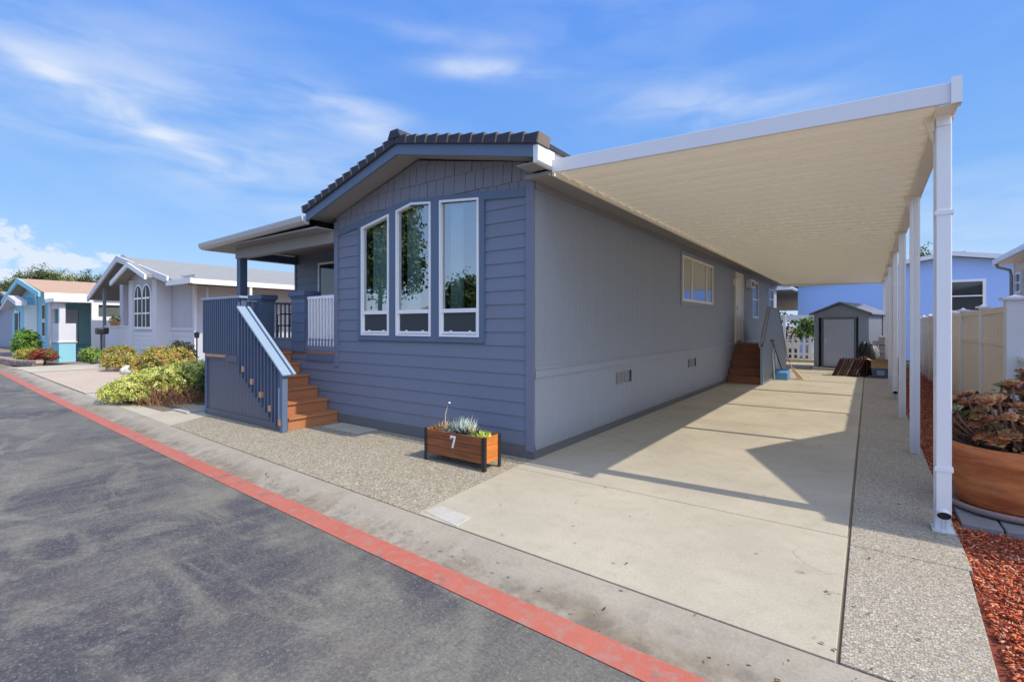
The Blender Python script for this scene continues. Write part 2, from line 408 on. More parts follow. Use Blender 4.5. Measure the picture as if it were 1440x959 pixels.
mb = MB(); slab([(-8.55, E1(-8.55)), (-2.94, E1(-2.94)), (-3.05, 4.60), (-8.95, 4.60), (-8.95, 3.6)], -.003, mb)
tag(mb.build('gravel_yard', M['gravel'], bevel=.003), kind='structure')
mb = MB(); slab([(-12.6, E1(-12.6)), (-8.56, E1(-8.56)), (-8.96, 3.6), (-8.96, 4.7), (-10.0, 4.7), (-10.0, 3.35), (-12.6, 3.35)], -.006, mb)
slab([(-14.0, E1(-14)), (-12.61, E1(-12.6)), (-12.61, 12), (-14.0, 12)], -.006, mb)
tag(mb.build('walkway', M['path'], bevel=.004), kind='structure')
mb = MB(); slab([(-6.6, 4.25), (-5.75, 4.25), (-5.75, 4.6), (-6.6, 4.6)], .004, mb, .05)
tag(mb.build('step_pad', M['path'], bevel=.004), kind='structure')
mb = MB()
for a, b in zip([-12.6, -11.3], [-11.3, -10.01]): slab([(a, 3.36), (b, 3.36), (b, 12), (a, 12)], -.02, mb, .1, 0)
tag(mb.build('mulch_ground', paint('bed_mulch', (.36, .20, .12), .95, .4, 70, .02)), kind='structure')
strip('pink_gravel_yard', [-21.6, -20, -18, -16, -14.01], [(lambda x: E1(x)+.02, -.0), (6.2, -.0)], M['pink'])
strip('garden_path', [-28.6, -26, -24, -22, -21.7], [(lambda x: E1(x)+.01, .0), (6.6, .0)], M['path'])
strip('garden_edging', [-21.7, -21.62], [(E1, .01), (6.2, .01)], M['brownwall'])
strip('flower_bed', [-36, -34, -32, -30, -28.7], [(lambda x: E1(x)+.5, .02), (6.4, .02)], M['soil'])
strip('side_ground', [.40, 1.0, 3.0], [(E1, -.035), (5.0, -.03), (26, -.03)], paint('mulch_base', (.22, .05, .022), .95, .5, 90, .02))
M['jsoil'] = paint('joint_soil', (.20, .15, .10), .95, .3)
strip('joint_filler', [-12.6, -10, -6, -3, -2, -1, 0, .45], [(lambda x: E1(x)-.013, -.012), (4.5, -.012)], M['jsoil'])
strip('joint_filler', [-3.04, -1, 0, .45], [(4.5, -.012), (25.4, -.012)], M['jsoil'])
# pavers under the pot
mb = MB()
for i in range(5):
    for j in range(3):
        x0 = .56+i*.24; y0 = 4.98+j*.32
        mb.box(x0+.006, x0+.234, y0+.006, y0+.312, -.05, .012+.003*((i+j) % 2))
tag(mb.build('paver_pad', M['paver'], bevel=.006), kind='structure')

# red bark chips: countless
n = 42000
x = .50 + NR.random(n)*1.5; yy = 2.55 + (NR.random(n)**2.6)*16
keep = ~((yy > 4.95) & (yy < 5.98) & (x > .55)); x = x[keep]; yy = yy[keep]; n = len(x)
x = np.maximum(x, .452 + .06*np.clip((yy-2.8)/1.3, 0, 1) + np.abs(.012*NR.normal(size=n)))
P = np.stack([x, yy, -.026 + .03*NR.random(n)], 1)
a = NR.random(n)*6.283; tl = NR.normal(size=n)*.35
t = np.stack([np.cos(a)*np.cos(tl), np.sin(a)*np.cos(tl), np.sin(tl)], 1)
nr = unit(NR.normal(size=(n, 3))*.35 + np.array([0, 0, 1.])); b = unit(np.cross(nr, t)); nr = np.cross(t, b)
L = (.006+.014*NR.random(n)**1.5)[:, None]; W = (.0022+.004*NR.random(n))[:, None]; H = .0025
V = np.stack([P+s*t*L+u*b*W+v*nr*H for v in (-1, 1) for s, u in ((-1, -.7), (1, -1), (.8, 1), (-1, .9))], 1)
pal = np.array([(.58, .12, .035), (.44, .075, .022), (.66, .19, .06), (.28, .05, .02), (.66, .32, .18)])
tag(npmesh('bark_chips', V, [(0,3,2,1),(4,5,6,7),(0,1,5,4),(1,2,6,5),(2,3,7,6),(3,0,4,7)], pal[NR.integers(0, 5, n)]*(.7+.6*NR.random((n, 1))), M['chip']),
    'red bark mulch chips along the driveway edge', 'mulch', kind='stuff')

n = 260
lx = np.where(NR.random(n) < .5, NR.uniform(-.3, .42, n), NR.uniform(-3, .3, n)); ly = 2.4 + NR.random(n)**1.3*14
edge = NR.random(n) < .45; lx = np.where(edge, NR.uniform(-8, .4, n), lx); ly = np.where(edge, 2.05-.0345*lx+NR.uniform(.2, .42, n), ly)
lz = np.where(edge, -.03, .006)+.006*NR.random(n)
P = np.stack([lx, ly, lz], 1); a = NR.random(n)*6.28; t = np.stack([np.cos(a), np.sin(a), .15*NR.normal(size=n)], 1); b = np.stack([-np.sin(a), np.cos(a), .15*NR.normal(size=n)], 1); s_ = (.006+.011*NR.random(n))[:, None]
tag(npmesh('leaf_litter', np.stack([P-t*s_, P-b*s_*.5, P+t*s_, P+b*s_*.5+np.array([0, 0, .004])], 1), None, np.array([(.16, .10, .05), (.30, .20, .09), (.09, .06, .04), (.38, .30, .16)])[NR.integers(0, 4, n)], M['chip']),
    'tiny dry leaf litter and grit on the driveway and in the gutter', 'leaf litter', kind='stuff')

# ------------------------------------------------------------------ main house
YF = 4.617; XS = -3.06
house = thing('manufactured_house', 'blue grey manufactured home with arched triple front window and dark tiled gable', 'house', (-6.5, 13, 0))
def lap(mb, x0, x1, z0, z1, y=YF, ex=.161, th=.016, axis='x', sgn=-1):
    z = z0
    while z < z1-.01:
        zt = min(z+ex, z1)
        def p(a, o, zz): return (a, y+sgn*o, zz) if axis == 'x' else (y+sgn*o, a, zz)
        mb.quad(p(x0, th, z), p(x1, th, z), p(x1, .003, zt+.004), p(x0, .003, zt+.004))
        mb.quad(p(x0, .0, z-.002), p(x1, .0, z-.002), p(x1, th, z), p(x0, th, z))
        z += ex
def bandz(x):  # bottom of the arched band
    return 2.885 + (x+6.74)/(1.64)*(3.13-2.885) if x < -5.1 else 3.13 - (x+5.1)/1.95*(3.13-2.965)
def bandt(x): return bandz(x)+.095
WB, WT = (-6.10, -5.48), None
wins = [[(-6.10, 1.36), (-5.48, 1.36), (-5.48, 3.075), (-6.10, 2.955)],
        [(-5.33, 1.36), (-4.65, 1.36), (-4.65, 3.125), (-5.02, 3.165), (-5.33, 3.10)],
        [(-4.49, 1.36), (-3.83, 1.36), (-3.83, 3.055), (-4.49, 3.115)]]
# structural wall behind the boards with real window openings
mb = MB()
mb.box(-9.9, XS-.01, YF, YF+.1, .02, 1.05)
mb.box(-6.78, XS-.01, YF, YF+.1, 1.05, 1.36)
mb.box(-6.78, -6.10, YF, YF+.1, 1.36, 2.95); mb.box(-3.83, XS-.01, YF, YF+.1, 1.36, 2.95)
mb.box(-5.48, -5.33, YF, YF+.1, 1.36, 3.07); mb.box(-4.65, -4.49, YF, YF+.1, 1.36, 3.1)
mb.prism([(-6.78, 2.95), (-6.10, 2.955), (-5.48, 3.075), (-5.33, 3.10), (-5.02, 3.165), (-4.65, 3.125), (-4.49, 3.115), (-3.83, 3.055), (-3.83, 2.95), (XS-.01, 2.95), (XS-.01, 3.3), (-4.91, 3.70), (-6.78, 3.20)], 'y', YF, YF+.1)
mb.build('front_wall', M['siding'], house)
mb = MB()
lap(mb, -9.9, -3.15, .14, 1.29)
lap(mb, -6.70, -6.19, 1.267, 3.0); lap(mb, -3.75, -3.15, 1.267, 3.05)
A = (-6.74, YF, 2.9); 
def cutline(p, q): # keep below line p->q (x,z)
    d = Vector((q[0]-p[0], 0, q[1]-p[1])); nrm = Vector((-d.z, 0, d.x)); return ((p[0], 0, p[1]), nrm if nrm.z > 0 else -nrm)
mb.build('lap_siding', M['siding'], house, cuts=[cutline((-6.74, 2.93), (-5.1, 3.175)), cutline((-5.1, 3.175), (-3.15, 3.01))])
# shingles over the band
mb = MB()
ex = .235; z = 2.93; row = 0
while z < 3.75:
    xx = -6.72 + (row % 2)*.07
    while xx < -3.16:
        w = random.choice([.13, .16, .19, .15]); x1 = min(xx+w, -3.155); th = .018+random.uniform(-.004, .004); dz = random.uniform(-.006, .006)
        mb.add([(xx+.004, YF-th, z+dz), (x1-.004, YF-th, z+dz), (x1-.004, YF-.004, z+ex+.02), (xx+.004, YF-.004, z+ex+.02), (xx+.004, YF, z+dz), (x1-.004, YF, z+dz), (x1-.004, YF, z+ex), (xx+.004, YF, z+ex)],
               [(0,1,2,3), (0,4,5,1), (0,3,7,4), (1,5,6,2)])
        xx += w
    z += ex; row += 1
def above(p, q):
    c_, n_ = cutline(p, q); return (c_, -n_)
rc_ = [cutline((-6.99, 3.13), (-4.91, 3.72)), cutline((-2.76, 3.28), (-4.91, 3.72))]
m2 = MB(); m2.v = list(mb.v); m2.f = list(mb.f)
mb.build('shingle_siding', M['shake'], house, cuts=rc_+[above((-6.70, bandt(-6.70)-.04), (-5.1, bandt(-5.1)-.04)), ((-5.1, 0, 0), Vector((1, 0, 0)))])
m2.build('shingle_siding', M['shake'], house, cuts=rc_+[above((-5.1, bandt(-5.1)-.04), (-3.15, bandt(-3.15)-.04)), ((-5.1, 0, 0), Vector((-1, 0, 0)))])
# arched band, trims
mb = MB()
for a, b in ((-6.70, -5.1), (-5.1, -3.15)):
    mb.prism([(a, bandz(a)), (b, bandz(b)), (b, bandt(b)), (a, bandt(a))], 'y', YF-.034, YF-.001)
mb.build('arched_band', M['trim'], house)
mb = MB()
def surround(x0, x1): return [(x0, 1.29), (x1, 1.29), (x1, bandz(x1)), (x0, bandz(x0))]
y0, y1 = YF-.036, YF+.02
for poly in ([(-6.19, 1.29), (-3.75, 1.29), (-3.75, 1.36), (-6.19, 1.36)],
             [(-6.19, 1.36), (-6.10, 1.36), (-6.10, 2.955), (-6.19, bandz(-6.19)+.001)],
             [(-3.83, 1.36), (-3.75, 1.36), (-3.75, bandz(-3.75)), (-3.83, 3.055)],
             [(-5.48, 1.36), (-5.33, 1.36), (-5.33, 3.10), (-5.48, 3.075)],
             [(-4.65, 1.36), (-4.49, 1.36), (-4.49, 3.115), (-4.65, 3.125)],
             [(-6.19, bandz(-6.19)), (-6.10, 2.955), (-5.48, 3.075), (-5.33, 3.10), (-5.02, 3.165), (-5.02, 3.21), (-5.1, 3.21), (-6.19, 3.045)],
             [(-5.02, 3.165), (-4.65, 3.125), (-4.49, 3.115), (-3.83, 3.055), (-3.75, bandz(-3.75)), (-3.75, 3.10), (-5.02, 3.21)]):
    mb.prism(poly, 'y', y0, y1)
mb.build('window_surround', M['trim'], house)
M['cornerb'] = paint('corner_blue', (.18, .19, .255), .5, .06)
for q in ((-3.15, XS+.022, YF-.03, YF-.001, .08, 3.28), (-6.79, -6.70, YF-.034, YF+.02, .86, 3.12)):
    mb = MB(); mb.box(*q); mb.build('corner_trim', M['cornerb'], house, bevel=.003)
mb = MB(); mb.box(-9.9, XS+.03, YF-.02, YF-.0005, -.05, .14); mb.box(XS+.001, XS+.026, YF+.002, 22.6, -.05, .085)
mb.build('base_trim', M['trimdark'], house)
# three front windows
def inset(poly, d):
    n = len(poly); out = []
    for i in range(n):
        p0, p1, p2 = Vector(poly[i-1]), Vector(poly[i]), Vector(poly[(i+1) % n])
        a = (p1-p0).normalized(); b = (p2-p1).normalized(); na = Vector((-a.y, a.x)); nb = Vector((-b.y, b.x))
        m = (na+nb); m = m/ max(m.dot(na), .2); out.append(tuple(p1+m*d))
    return out
for k, poly in enumerate(wins):
    w = bpy.data.objects.new('window', None)
    mb = MB(); inn = inset(poly, .028); n = len(poly)
    yo, yi = YF-.050, YF+.03
    vs = [(p[0], yo, p[1]) for p in poly]+[(p[0], yo, p[1]) for p in inn]+[(p[0], yi, p[1]) for p in poly]+[(p[0], yi, p[1]) for p in inn]
    fs = []
    for i in range(n):
        j = (i+1) % n
        fs += [(i, j, n+j, n+i), (n+i, n+j, 3*n+j, 3*n+i), (i, 2*n+i, 2*n+j, j)]
    mb.add(vs, fs)
    mb.box(inn[0][0], inn[1][0], YF-.044, YF+.02, 1.665, 1.715)
    wo = mb.build('window', M['whitev'], house)
    tag(wo, ['left front window with sloped top', 'middle front window with peaked top', 'right front window with nearly level top'][k])
    sash = MB(); a0, a1 = inn[0][0], inn[1][0]
    for (p, q, r_, s_) in ((a0, a1, 1.395, 1.425), (a0, a0+.026, 1.425, 1.665), (a1-.026, a1, 1.425, 1.665), ((a0+a1)/2-.16, (a0+a1)/2-.13, 1.425, 1.44), ((a0+a1)/2+.16, (a0+a1)/2+.19, 1.425, 1.44)):
        sash.box(p, q, YF-.03, YF+.01, r_, s_)
    sash.build('sash', M['whitev'], wo)
    g = MB(); g.quad(*[(p[0], YF-.008, p[1]) for p in inset(poly, .03)]); g.build('pane', M['glass'], wo)
    sc = MB(); sc.quad((a0+.026, YF-.014, 1.425), (a1-.026, YF-.014, 1.425), (a1-.026, YF-.014, 1.665), (a0+.026, YF-.014, 1.665)); sc.build('insect_screen', M['screen'], wo)
    # pleated curtain
    cu = MB(); cw = {0: (-6.08, -5.62), 1: (-5.31, -5.03), 2: (-4.47, -4.24)}[k]; m = 60
    vs = []
    for i in range(m+1):
        xx = cw[0] + (cw[1]-cw[0])*i/m; yq = YF+.16 + .022*math.sin(i*.9)+.01*math.sin(i*2.3)
        vs += [(xx, yq, 1.30), (xx, yq, 3.12)]
    cu.add(vs, [(2*i, 2*i+2, 2*i+3, 2*i+1) for i in range(m)]); cu.build('curtain', M['curtain'], wo, smooth=True)
mb = MB()
mb.add([(-6.68, YF+.11, 1.0), (-3.2, YF+.11, 1.0), (-3.2, 8.5, 1.0), (-6.68, 8.5, 1.0), (-6.68, YF+.11, 3.18), (-3.2, YF+.11, 3.18), (-3.2, 8.5, 3.18), (-6.68, 8.5, 3.18)],
       [(0,1,2,3), (4,7,6,5), (1,5,6,2), (2,6,7,3), (3,7,4,0)])
mb.build('living_room_shell', M['interior'], house)

# side wall, vertical grooved
def grooves(mb, x, a0, a1, z0, z1, holes=(), pitch=.102, gw=.014, d=.010, axis='y', sgn=1):
    """vertical boards facing +x (axis y) or -y (axis x)"""
    k = int(round((a1-a0)/pitch)); 
    for i in range(k):
        s0 = a0+i*(a1-a0)/k; s1 = a0+(i+1)*(a1-a0)/k
        segs = [(z0, z1)]
        for h0, h1, hz0, hz1 in holes:
            if s1 > h0 and s0 < h1:
                segs = [q for (p, r_) in segs for q in ((p, min(r_, hz0)), (max(p, hz1), r_)) if q[1]-q[0] > .001]
        for p, r_ in segs:
            def P(s_, o, zz): return (x+sgn*o, s_, zz) if axis == 'y' else (s_, x+sgn*o, zz)
            mb.quad(P(s0+gw, 0, p), P(s1, 0, p), P(s1, 0, r_), P(s0+gw, 0, r_))
            mb.quad(P(s0, 0, p), P(s0+gw*.4, -d, p), P(s0+gw*.4, -d, r_), P(s0, 0, r_))
            mb.quad(P(s0+gw*.4, -d, p), P(s0+gw, 0, p), P(s0+gw, 0, r_), P(s0+gw*.4, -d, r_))
holes = [(10.03, 12.42, 2.0, 2.93), (14.9, 15.85, 1.0, 2.98), (17.4, 18.4, 1.75, 2.95)]
mb = MB(); grooves(mb, XS, YF+.02, 22.6, .99, 3.22, holes); mb.build('side_wall', M['sidewall'], house)
M['skirt'] = paint('skirt_grey', (.35, .38, .425), .6, .05, 120, .001, .8)
mb = MB(); grooves(mb, XS+.006, YF+.02, 22.6, .05, .91, [(6.85, 7.25, .62, .80), (10.5, 10.9, .62, .8)], pitch=.2, gw=.014); mb.build('skirting', M['skirt'], house)
mb = MB(); mb.box(XS-.02, XS+.02, YF+.02, 22.6, .905, .998); mb.prism([(XS, .998), (XS+.03, .998), (XS, 1.02)], 'y', YF+.02, 22.6)
mb.build('belt_board', M['skirt'], house)
mb = MB(); mb.box(XS-.1, XS-.03, YF+.1, 22.6, 0, 3.2); mb.box(-9.9, -9.8, 5.85, 22.6, 0, 3.0); mb.box(-9.9, XS-.03, 22.5, 22.6, 0, 3.2)
mb.build('back_walls', M['sidewall'], house)
for ya in (6.85, 10.5):
    mb = MB(); z0 = .62
    mb.box(XS-.01, XS+.010, ya, ya+.4, z0, z0+.18)
    for i in range(3): mb.box(XS+.01, XS+.022, ya+.03+i*.125, ya+.03+i*.125+.085, z0+.02, z0+.16)
    mb.build('skirt_vent', M['soffit'], house)
def slider(y0, y1, z0, z1, blind=True):
    mb = MB(); e = .05
    mb.box(XS-.02, XS+.028, y0, y1, z0, z0+e); mb.box(XS-.02, XS+.028, y0, y1, z1-e, z1)
    mb.box(XS-.02, XS+.028, y0, y0+e, z0+e, z1-e); mb.box(XS-.02, XS+.028, y1-e, y1, z0+e, z1-e)
    for q in (.28, .76): mb.box(XS-.01, XS+.022, y0+(y1-y0)*q-.02, y0+(y1-y0)*q+.02, z0+e, z1-e)
    w = mb.build('window', M['cream'], house); tag(w, 'cream framed sliding window on the long side wall')
    g = MB(); g.quad((XS+.004, y0+e, z0+e), (XS+.004, y1-e, z0+e), (XS+.004, y1-e, z1-e), (XS+.004, y0+e, z1-e)); g.build('pane', M['glass'], w)
    for p, q in ((0, .28), (.76, 1)): b = MB(); b.box(XS-.035, XS-.03, y0+(y1-y0)*p, y0+(y1-y0)*q, z0, z1); b.build('blind', M['brownblind'], w)
    b = MB(); b.box(XS-.1, XS-.08, y0, y1, z0, z1); b.build('interior_panel', M['palecurtain'], w)
    t = MB(); 
    for (a, b_, c, d_) in ((y0-.09, y1+.09, z0-.09, z0), (y0-.09, y1+.09, z1, z1+.09), (y0-.09, y0, z0, z1), (y1, y1+.09, z0, z1)): t.box(XS+.001, XS+.02, a, b_, c, d_)
    t.build('window_trim', M['sidewall'], house)
slider(10.03, 12.42, 2.0, 2.93)
# side door
mb = MB(); mb.box(XS-.05, XS+.01, 14.96, 15.79, 1.06, 2.94); d = mb.build('door', M['doorcream'], house, bevel=.004)
t = MB(); t.box(XS-.05, XS+.035, 14.86, 14.96, 1.02, 3.02); t.box(XS-.05, XS+.035, 15.79, 15.89, 1.02, 3.02); t.box(XS-.05, XS+.036, 14.961, 15.789, 2.94, 3.02); t.build('door_frame', M['doorcream'], house)
t = MB(); t.tube([(XS+.01, 15.05, 2.0), (XS+.06, 15.05, 2.0)], .028, 12); t.build('handle', M['aluminium'], d)
mb = MB(); mb.box(XS+.001, XS+.09, 14.62, 14.74, 2.62, 2.80); mb.box(XS+.0, XS+.16, 14.64, 14.72, 2.80, 2.83); mb.build('wall_lamp', M['cream'], house, bevel=.01)
mb = MB(); mb.box(XS+.001, XS+.16, 16.4, 17.0, 2.66, 2.92); v = mb.build('vent_hood', M['whitev'], house, bevel=.008)
b = MB(); b.box(XS+.161, XS+.165, 16.47, 16.64, 2.71, 2.86); b.box(XS+.161, XS+.165, 16.72, 16.9, 2.71, 2.86); b.build('louvre', M['black'], v)
for (a, b_, c, d_) in ((17.4, 18.4, 1.75, 2.95), (20.6, 21.6, 2.1, 2.9)):
    mb = MB()
    for q in ((a, b_, c, c+.05), (a, b_, d_-.05, d_), (a, a+.05, c+.05, d_-.05), (b_-.05, b_, c+.05, d_-.05), (a+.05, b_-.05, (c+d_)/2-.02, (c+d_)/2+.02)): mb.box(XS-.01, XS+.03, *q)
    w = mb.build('window', M['whitev'], house); tag(w, 'white framed window on the side wall past the door')
    g = MB(); g.quad((XS+.004, a+.04, c+.04), (XS+.004, b_-.04, c+.04), (XS+.004, b_-.04, d_-.04), (XS+.004, a+.04, d_-.04)); g.build('pane', M['darkglass'], w)

# gable roof
AP, RE, LE = (-4.91, 3.85), (-2.76, 3.385), (-6.99, 3.245)
YG = 4.25
def lerp(p, q, t): return (p[0]+(q[0]-p[0])*t, p[1]+(q[1]-p[1])*t)
mb = MB()
fh = .15
mb.prism([AP, RE, (RE[0], RE[1]-fh), (AP[0], AP[1]-fh), (LE[0], LE[1]-fh), LE], 'y', YG-.025, YG)
mb.build('rake_fascia', M['trim'], house)
mb = MB()
for (p, q) in ((AP, RE), (LE, AP)):
    mb.prism([(p[0], p[1]-.002), (q[0], q[1]-.002), (q[0], q[1]-.10), (p[0], p[1]-.10)], 'y', YG+.001, 8.0)
mb.build('gable_soffit', M['soffit'], house)
# tiles: field tiles in courses + rake tiles
mb = MB(); med = MB()
for (p, q) in ((AP, RE), (AP, LE)):
    ln = math.hypot(q[0]-p[0], q[1]-p[1]); nt = round(ln/.185); ux, uz = (q[0]-p[0])/ln, (q[1]-p[1])/ln
    nx, nz = (-uz, ux) if ux > 0 else (uz, -ux)
    for i in range(nt):
        s0, s1 = ln*i/nt, ln*(i+1)/nt+.02
        a = Vector((p[0]+ux*s0, p[1]+uz*s0)); b = Vector((p[0]+ux*s1, p[1]+uz*s1)); nn = Vector((nx, nz))
        j = random.uniform(-.004, .004)
        poly = [a-nn*.02, b-nn*.015, b+nn*(.10+j), a+nn*(.062+j)]
        rt_ = MB(); rt_.prism([tuple(v) for v in poly], 'y', YG-.06+j, YG+.16); rk = rt_.build('rake_tile', M['tile'], house, bevel=.004); med = MB()
        e0, e1 = b+nn*(.097+j), b-nn*.012; dd = Vector((ux, uz))*.016
        med.prism([tuple(e1), tuple(e1+dd), tuple(e0+dd), tuple(e0)], 'y', YG-.066+j, YG+.165); med.build('mortar_edge', M['tileedge'], rk)
        # course behind
        for yy0 in np.arange(YG+.165, 8.0, .33):
            mb.prism([tuple(a), tuple(b), tuple(b+nn*.045), tuple(a+nn*.02)], 'y', yy0, yy0+.325)
mb.prism([(AP[0]-.12, AP[1]+.05), (AP[0]+.12, AP[1]+.05), (AP[0]+.07, AP[1]+.15), (AP[0]-.07, AP[1]+.15)], 'y', YG-.07, 8)
mb.build('roof_tiles', M['tile'], house)
# main roof behind + hip over porch
mb = MB()
rz_ = 4.05; rx = -6.4
mb.add([(-2.76, 6.0, 3.33), (-2.76, 22.9, 3.33), (rx, 22.9, rz_), (rx, 7.6, rz_), (-10.62, 22.9, 3.08), (-10.62, YG+.02, 3.08), (-7.0, YG+.02, 3.14), (-6.4, 5.2, 3.35)],
       [(0, 1, 2, 3), (3, 2, 4, 5), (3, 5, 6), (3, 6, 7)])
mb.add([(-2.76, 22.9, 3.25), (-2.76, 22.9, 3.33), (rx, 22.9, rz_), (-10.62, 22.9, 3.08), (-10.62, 22.9, 3.0)], [(0, 1, 2, 3, 4)])
mb.build('roof', M['tile'], house)
# eave soffit + gutters along the side
mb = MB(); mb.box(XS-.05, -2.80, YG+.26, 22.85, 3.13, 3.17); mb.prism([(XS+.001, 3.05), (XS+.02, 3.05), (XS+.02, 3.13), (XS+.001, 3.13)], 'y', YF+.02, 22.6)
mb.box(-2.80, -2.746, YG+.31, 22.85, 3.12, 3.34)
mb.box(-10.55, -6.8, YG+.03, 5.85, 2.985, 3.01)
mb.box(XS+.03, -2.801, YG+.0, YG+.259, 3.19, 3.20)
mb.build('soffit', M['soffit'], house)
mb = MB(); mb.prism([(-2.80, 3.18), (-2.765, 3.18), (-2.745, 3.20), (-2.742, 3.36), (-2.80, 3.36)], 'y', YG-.03, YG+.30)
mb.build('side_gutter', M['white'], house)
mb = MB()
poly = lambda x, dz: [(YG-.10, 3.08+dz), (YG-.085, 3.02+dz), (YG-.03, 2.985+dz), (YG+.03, 2.985+dz), (YG+.03, 3.10+dz), (YG-.10, 3.10+dz)]
a = [(-10.62, *p) for p in poly(0, 0)]; b = [(-6.98, *p) for p in poly(0, .075)]; n = 6
mb.add(a+b, [tuple(range(n-1, -1, -1)), tuple(range(n, 2*n))]+[(i, (i+1) % n, (i+1) % n+n, i+n) for i in range(n)])
mb.build('porch_gutter', paint('gutter_grey', (.50, .51, .53), .4, .05), house)
mb = MB(); mb.box(-10.62, -10.56, YG+.03, 22.9, 2.98, 3.1); mb.build('left_gutter', M['white'], house)
# porch: header, post, pillars, deck, recessed wall
mb = MB(); mb.box(-10.0, -6.791, YF-.05, YF+.09, 2.80, 2.984); mb.build('header_beam', M['soffit'], house, bevel=.004)
mb = MB(); mb.box(-10.0, -9.86, YF+.091, 5.8, 2.80, 2.95); mb.build('side_header', M['navy'], house, bevel=.004)
mb = MB(); mb.box(-9.99, -9.85, YF-.03, YF+.11, 1.05, 2.80); mb.build('porch_post', M['navy'], house, bevel=.006)
for x0, x1, zz in ((-9.42, -9.0, 2.04), (-8.02, -7.6, 2.05)):
    mb = MB(); lap(mb, x0, x1, 1.07, zz-.06, YF-.03, .161, .012); 
    mb.box(x0, x1, YF-.03, YF+.2, 1.05, zz-.06)
    p = mb.build('porch_pillar', M['trim'], house)
    c = MB(); c.box(x0-.04, x1+.04, YF-.075, YF+.24, zz-.055, zz+.03); c.box(x0-.02, x1+.02, YF-.055, YF+.22, zz-.09, zz-.056); c.build('cap', M['navy'], p, bevel=.005)
mb = MB(); mb.box(-9.95, -6.8, YF-.01, 5.85, .99, 1.05)
for i in range(8): mb.box(-9.95, -6.8, YF-.012+i*.154, YF-.012+i*.154+.148, 1.051, 1.075)
mb.build('porch_deck', M['deckwood'], house)
mb = MB(); mb.box(-7.59, -6.80, YF-.03, YF-.004, .93, 1.04); mb.build('deck_fascia', M['trim'], house)
mb = MB(); lap(mb, -9.93, -6.78, 1.09, 2.95, 5.8, .161, .014); mb.box(-9.93, -6.78, 5.8, 5.85, 1.05, 3.0)
mb.quad((-6.781, YF+.1, 1.05), (-6.781, 5.8, 1.05), (-6.781, 5.8, 3.0), (-6.781, YF+.1, 3.0))
mb.build('porch_wall', M['siding'], house)
mb = MB(); mb.box(-9.99, -9.93, 5.78, 5.86, 1.0, 2.99); mb.build('porch_corner_trim', M['trim'], house)
mb = MB()
for q in ((-9.07, -8.25, 2.08, 2.12), (-9.07, -8.25, 2.73, 2.77), (-9.07, -9.03, 2.12, 2.73), (-8.29, -8.25, 2.12, 2.73)): mb.box(q[0], q[1], 5.75, 5.80, q[2], q[3])
w = mb.build('window', M['whitev'], house); g = MB(); g.quad((-9.03, 5.77, 2.12), (-8.29, 5.77, 2.12), (-8.29, 5.77, 2.73), (-9.03, 5.77, 2.73)); g.build('pane', M['darkglass'], w); tag(w, 'small dark window under the porch roof')
def railing(mb, p, q, z0, z1, nb, w=.035, top=.05, d=.03):
    p = Vector(p); q = Vector(q)
    u = (q-p).normalized(); nvec = Vector((-u.y, u.x, 0))
    mb.bar((p.x, p.y, z1-.02), (q.x, q.y, z1-.02), .06, .045); mb.bar((p.x, p.y, z0+.04), (q.x, q.y, z0+.04), .035, .05)
    for i in range(nb):
        c = p.lerp(q, (i+.5)/nb); mb.bar((c.x, c.y, z0), (c.x, c.y, z1-.042), w, d, up=tuple(u))
mb = MB(); railing(mb, (-7.58, YF+.02, 0), (-6.80, YF+.02, 0), 1.10, 1.98, 9, .062, .05, .03)
r_ = mb.build('porch_railing', M['whitev'], house); tag(r_, 'white picket railing beside the front window')
mb = MB(); railing(mb, (-9.92, YF+.13, 0), (-9.92, 5.76, 0), 1.10, 1.98, 11, .045, .05, .025); railing(mb, (-9.84, YF+.02, 0), (-9.43, YF+.02, 0), 1.10, 1.98, 4, .045, .05, .025)
r_ = mb.build('porch_railing', M['soffit'], house); tag(r_, 'grey picket railing on the far end of the porch')

# patio chair
ch = thing('patio_chair', 'black metal patio chair on the raised front porch', 'chair', (-9.2, 5.3, 1.076))
mb = MB()
for sx in (-.22, .22):
    for sy in (-.2, .2): mb.tube([(-9.2+sx, 5.3+sy, 1.076), (-9.2+sx*.95, 5.3+sy*.95, 1.5)], .012, 8)
mb.build('leg', M['black'], ch, smooth=True)
mb = MB(); mb.box(-9.43, -8.97, 5.08, 5.52, 1.49, 1.515); mb.build('seat', M['black'], ch, bevel=.008)
mb = MB(); mb.tube([(-9.42, 5.5, 1.5), (-9.42, 5.56, 1.9), (-9.3, 5.57, 1.94), (-9.1, 5.57, 1.94), (-8.98, 5.56, 1.9), (-8.98, 5.5, 1.5)], .013, 8)
for i in range(5): mb.bar((-9.36+i*.08, 5.52, 1.52), (-9.36+i*.08, 5.56, 1.92), .015, .006)
mb.build('backrest', M['black'], ch)
for xx in (-9.43, -8.97):
    mb = MB(); mb.tube([(xx, 5.1, 1.5), (xx, 5.1, 1.71), (xx, 5.2, 1.73), (xx, 5.54, 1.73)], .013, 8); mb.build('armrest', M['black'], ch, smooth=True)

